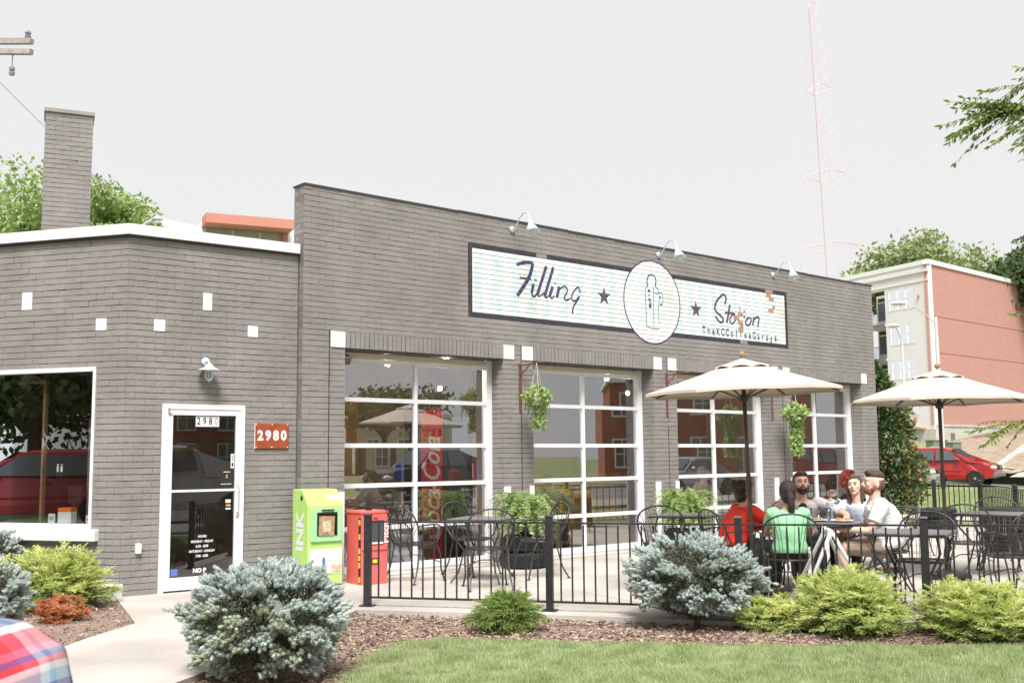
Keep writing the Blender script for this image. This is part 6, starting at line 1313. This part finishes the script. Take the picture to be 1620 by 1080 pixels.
    for s in(-1,1):
        h_,kn,an=legs[s]
        if short_pants: b.tube([tuple(h_),tuple(kn.lerp(h_,.1))],[.105*k*bulk,.08*k],12)
        else: b.tube([tuple(h_),tuple(h_.lerp(kn,.5)),tuple(kn)],[.102*k*bulk,.09*k,.070*k],12); b.tube([tuple(kn),tuple(an+V(0,0,.03))],[.070*k,.052*k],12)
    remeshed(b,'trousers',pants,t,.010)
    for s in(-1,1): an=legs[s][2]; MB().ball(tuple(an+V(0,.06,-.045)),(.045,.135,.04),12,8).build('shoe','shoe',t,smooth=True)
    # hair
    b=MB()
    if style!='fade':
        b.ball(tuple(hp(0,-.024,.034)),(.086,.100,.098),18,12,M=HM4)
    if style in('bob','long','pony','bun','curly'): b.ball(tuple(hp(0,-.055,-.02)),(.078,.062,.085),14,10,M=HM4)
    if style=='pony':
        b.tube([tuple(hp(0,-.105,.01)),tuple(hp(0,-.150,-.02)),tuple(hp(.005,-.165,-.10)),tuple(hp(.012,-.150,-.19)),tuple(hp(.0,-.135,-.27))],[.030*k,.042*k,.040*k,.032*k,.010*k],10)
    if style=='bun': b.ball(tuple(hp(0,-.085,.105)),(.050,.048,.052),10,8,M=HM4); b.ball(tuple(hp(0,-.06,.075)),(.06,.06,.05),10,8,M=HM4); b.tube([tuple(hp(0,-.10,-.05)),tuple(hp(0,-.10,-.10))],[.03*k,.006*k],8)
    if style=='long':
        for s in(-1,1): b.tube([tuple(hp(s*.062,.01,.06)),tuple(hp(s*.080,.0,-.03)),tuple(hp(s*.075,-.01,-.12)),tuple(hp(s*.065,.0,-.20))],[.03*k,.026*k,.026*k,.012*k],8)
    if style=='curly':
        rr=random.Random(5)
        for _ in range(46):
            a=rr.uniform(0,2*PI); e=rr.uniform(-.35,1.45); d=V(math.cos(a)*math.cos(e),math.sin(a)*math.cos(e),math.sin(e)); 
            if d.y>.55 and d.z<.35: continue
            b.ball(tuple(hp(d.x*.098,-.02+d.y*.108,.035+d.z*.105)),rr.uniform(.022,.034),7,5)
    if style=='fade':
        b.ball(tuple(hp(0,-.010,.082)),(.076,.094,.056),14,10,M=HM4); b.ball(tuple(hp(0,.05,.098)),(.06,.045,.032),10,6,M=HM4)
    if style=='quiff': b.ball(tuple(hp(0,.045,.095)),(.062,.045,.034),10,8,M=HM4)
    # carve the face out of the hair volume
    hm=remeshed(b,'hair',hair,t,.007,it=3)
    me=hm.data; bm=bmesh.new(); bm.from_mesh(me); inv=Hm.inverted(); dele=[]
    for f in bm.faces:
        q=inv@(f.calc_center_median()-HC)/kh
        if q.y>.02 and q.z<.072-.55*max(0,abs(q.x)-.045) and q.y>-.15*(q.z) and abs(q.x)<.070 and style!='fade': dele.append(f)
        elif style in('short','quiff') and q.z<-.015 and q.y>-.04: dele.append(f)
    bmesh.ops.delete(bm,geom=dele,context='FACES'); bm.to_mesh(me); bm.free()
    if style=='fade':
        b=MB(); b.ball(tuple(hp(0,-.030,.008)),(.0795,.084,.080),16,10,M=HM4); remeshed(b,'faded_sides','hair_fade',t,.008)
    if beard:
        b=MB(); b.ball(tuple(hp(0,.034,-.070)),(.058,.058,.048),12,8,M=HM4); b.ball(tuple(hp(0,.085,-.048)),(.030,.014,.010),8,6,M=HM4); b.tube([tuple(hp(-.068,.0,-.02)),tuple(hp(-.058,.03,-.065))],.018*k,8); b.tube([tuple(hp(.068,.0,-.02)),tuple(hp(.058,.03,-.065))],.018*k,8); remeshed(b,'beard',beard,t,.006)
    for s in(-1,1):
        MB().ball(tuple(hp(s*.031,.084,.010)),(.0135,.010,.008),10,6,M=HM4).build('eye','eye_white',t,smooth=True); MB().ball(tuple(hp(s*.031,.0925,.010)),(.0065,.004,.0065),8,6,M=HM4).build('pupil','eye_dark',t,smooth=True)
        MB().tube([tuple(hp(s*.014,.099,.030)),tuple(hp(s*.033,.098,.035)),tuple(hp(s*.052,.084,.028))],[.0025*k,.003*k,.002*k],6).build('eyebrow',hair if style!='curly' else 'hair_brown',t)
    MB().ball(tuple(hp(0,.089,-.060)),(.024,.009,.0075),10,6,M=HM4).build('mouth','lip',t,smooth=True)
    if glasses:
        b=MB()
        for s in(-1,1): b.ball(tuple(hp(s*.034,.100,.010)),(.031,.008,.021),12,6,M=HM4); b.tube([tuple(hp(s*.062,.094,.015)),tuple(hp(s*.084,.0,.010))],.004*k,4)
        b.build('sunglasses','decal_black',t,smooth=True)
    return t
for key,(px,D,face) in FOLK.items():
    p=at_depth(px,800,D)
    if D==0: d=pix(px,800); p=CAM+d*((YIN[key]-CAM.y)/d.y)
    kw=dict(PEOPLE[key]); lab=kw.pop('label'); person(lab,(p.x,p.y,0),face,**kw)
# things on the round table
def cup(x,y,lab): t=thing('drinking_glass',lab,'glass',(x,y,.73),0,'clear glasses on the round table'); MB().lathe([(0,0),(.032,0),(.038,.13),(.036,.13),(.030,.006),(0,.006)],n=16).build('tumbler','glass_cup',t,smooth=True); MB().lathe([(0,.008),(.0295,.008),(.033,.07),(0,.07)],n=12).build('water','glass_cup',t)
tc=TABC
cup(tc.x+.22,tc.y-.06,'clear drinking glass near the brown haired woman on the round table'); cup(tc.x+.10,tc.y+.10,'clear drinking glass in front of the bearded man in grey')
def plate(x,y,lab,food):
    t=thing('plate',lab,'plate',(x,y,.73)); MB().lathe([(0,0),(.07,0),(.12,.014),(.118,.018),(.07,.006),(0,.006)],n=24).build('dish','decal_white',t)
    b=MB()
    for _ in range(7): b.ball((random.gauss(0,.035),random.gauss(0,.03),.022),(.03,.025,.016),7,5)
    b.build('food',food,t)
plate(tc.x+.05,tc.y-.02,'white plate with a sandwich in the middle of the round table','decal_tan'); plate(tc.x-.28,tc.y+.02,'white plate at the left of the round table by the woman in red','decal_meadow'); plate(tc.x+.15,tc.y-.26,'white plate at the right front of the round table','decal_orange')
q=at_depth(1203,900,10.95); t=thing('black_handbag','black handbag hanging beside the chair of the woman in red','bag',(q.x,q.y,.22)); MB().box((0,0,.16),(.34,.14,.30),taper=.8).build('bag_body','pants_dark',t,bevel=.05); MB().tube([(-.1,0,.30),(-.06,0,.44),(.06,0,.44),(.1,0,.30)],.01,6).build('strap','pants_dark',t)
MB().box((.0,-.082,.2),(.05,.01,.03)).build('buckle','galv',t)
# folding white A-frame
q=at_depth(1312,880,9.75); t=thing('a_frame_stand','white tubular A-frame stand without boards behind the low fence','sign frame',(q.x,q.y,0),math.atan2(Rh.y,Rh.x))
for s in(-1,1):
    for y in(-.0,.30):
        pass
    pts=[(-.36*s,-.19,.0),(-.02*s,-.10,.70),(-.005*s,-.06,.735),(.0,.0,.745),(-.005*s,.06,.735),(-.02*s,.10,.70),(-.36*s,.19,.0)]
    MB().tube(pts,.017,8).build('tube_frame','white_paint',t,smooth=True); MB().tube([(-.21*s,-.143,.28),(-.21*s,.143,.28)],.009,6).build('cross_bar','white_paint',t)
# man walking past close to the camera
p=at_depth(-200,800,1.32)
person('person in bright plaid shirt near the camera, cut by the lower left corner',(p.x,p.y,0),TH+.15,stand=True,k=.928,lean=.10,head=(0,-.75,0),L=((-.24,.02,-.30),(-.16,.26,-.28)),R=((.24,.0,-.30),(.18,.24,-.30)),skin='skin_tan',shirt='plaid',sleeve=.98,pants='jeans',hair='hair_dark',style='short',sw=.185,bulk=1.06,vox=.007)
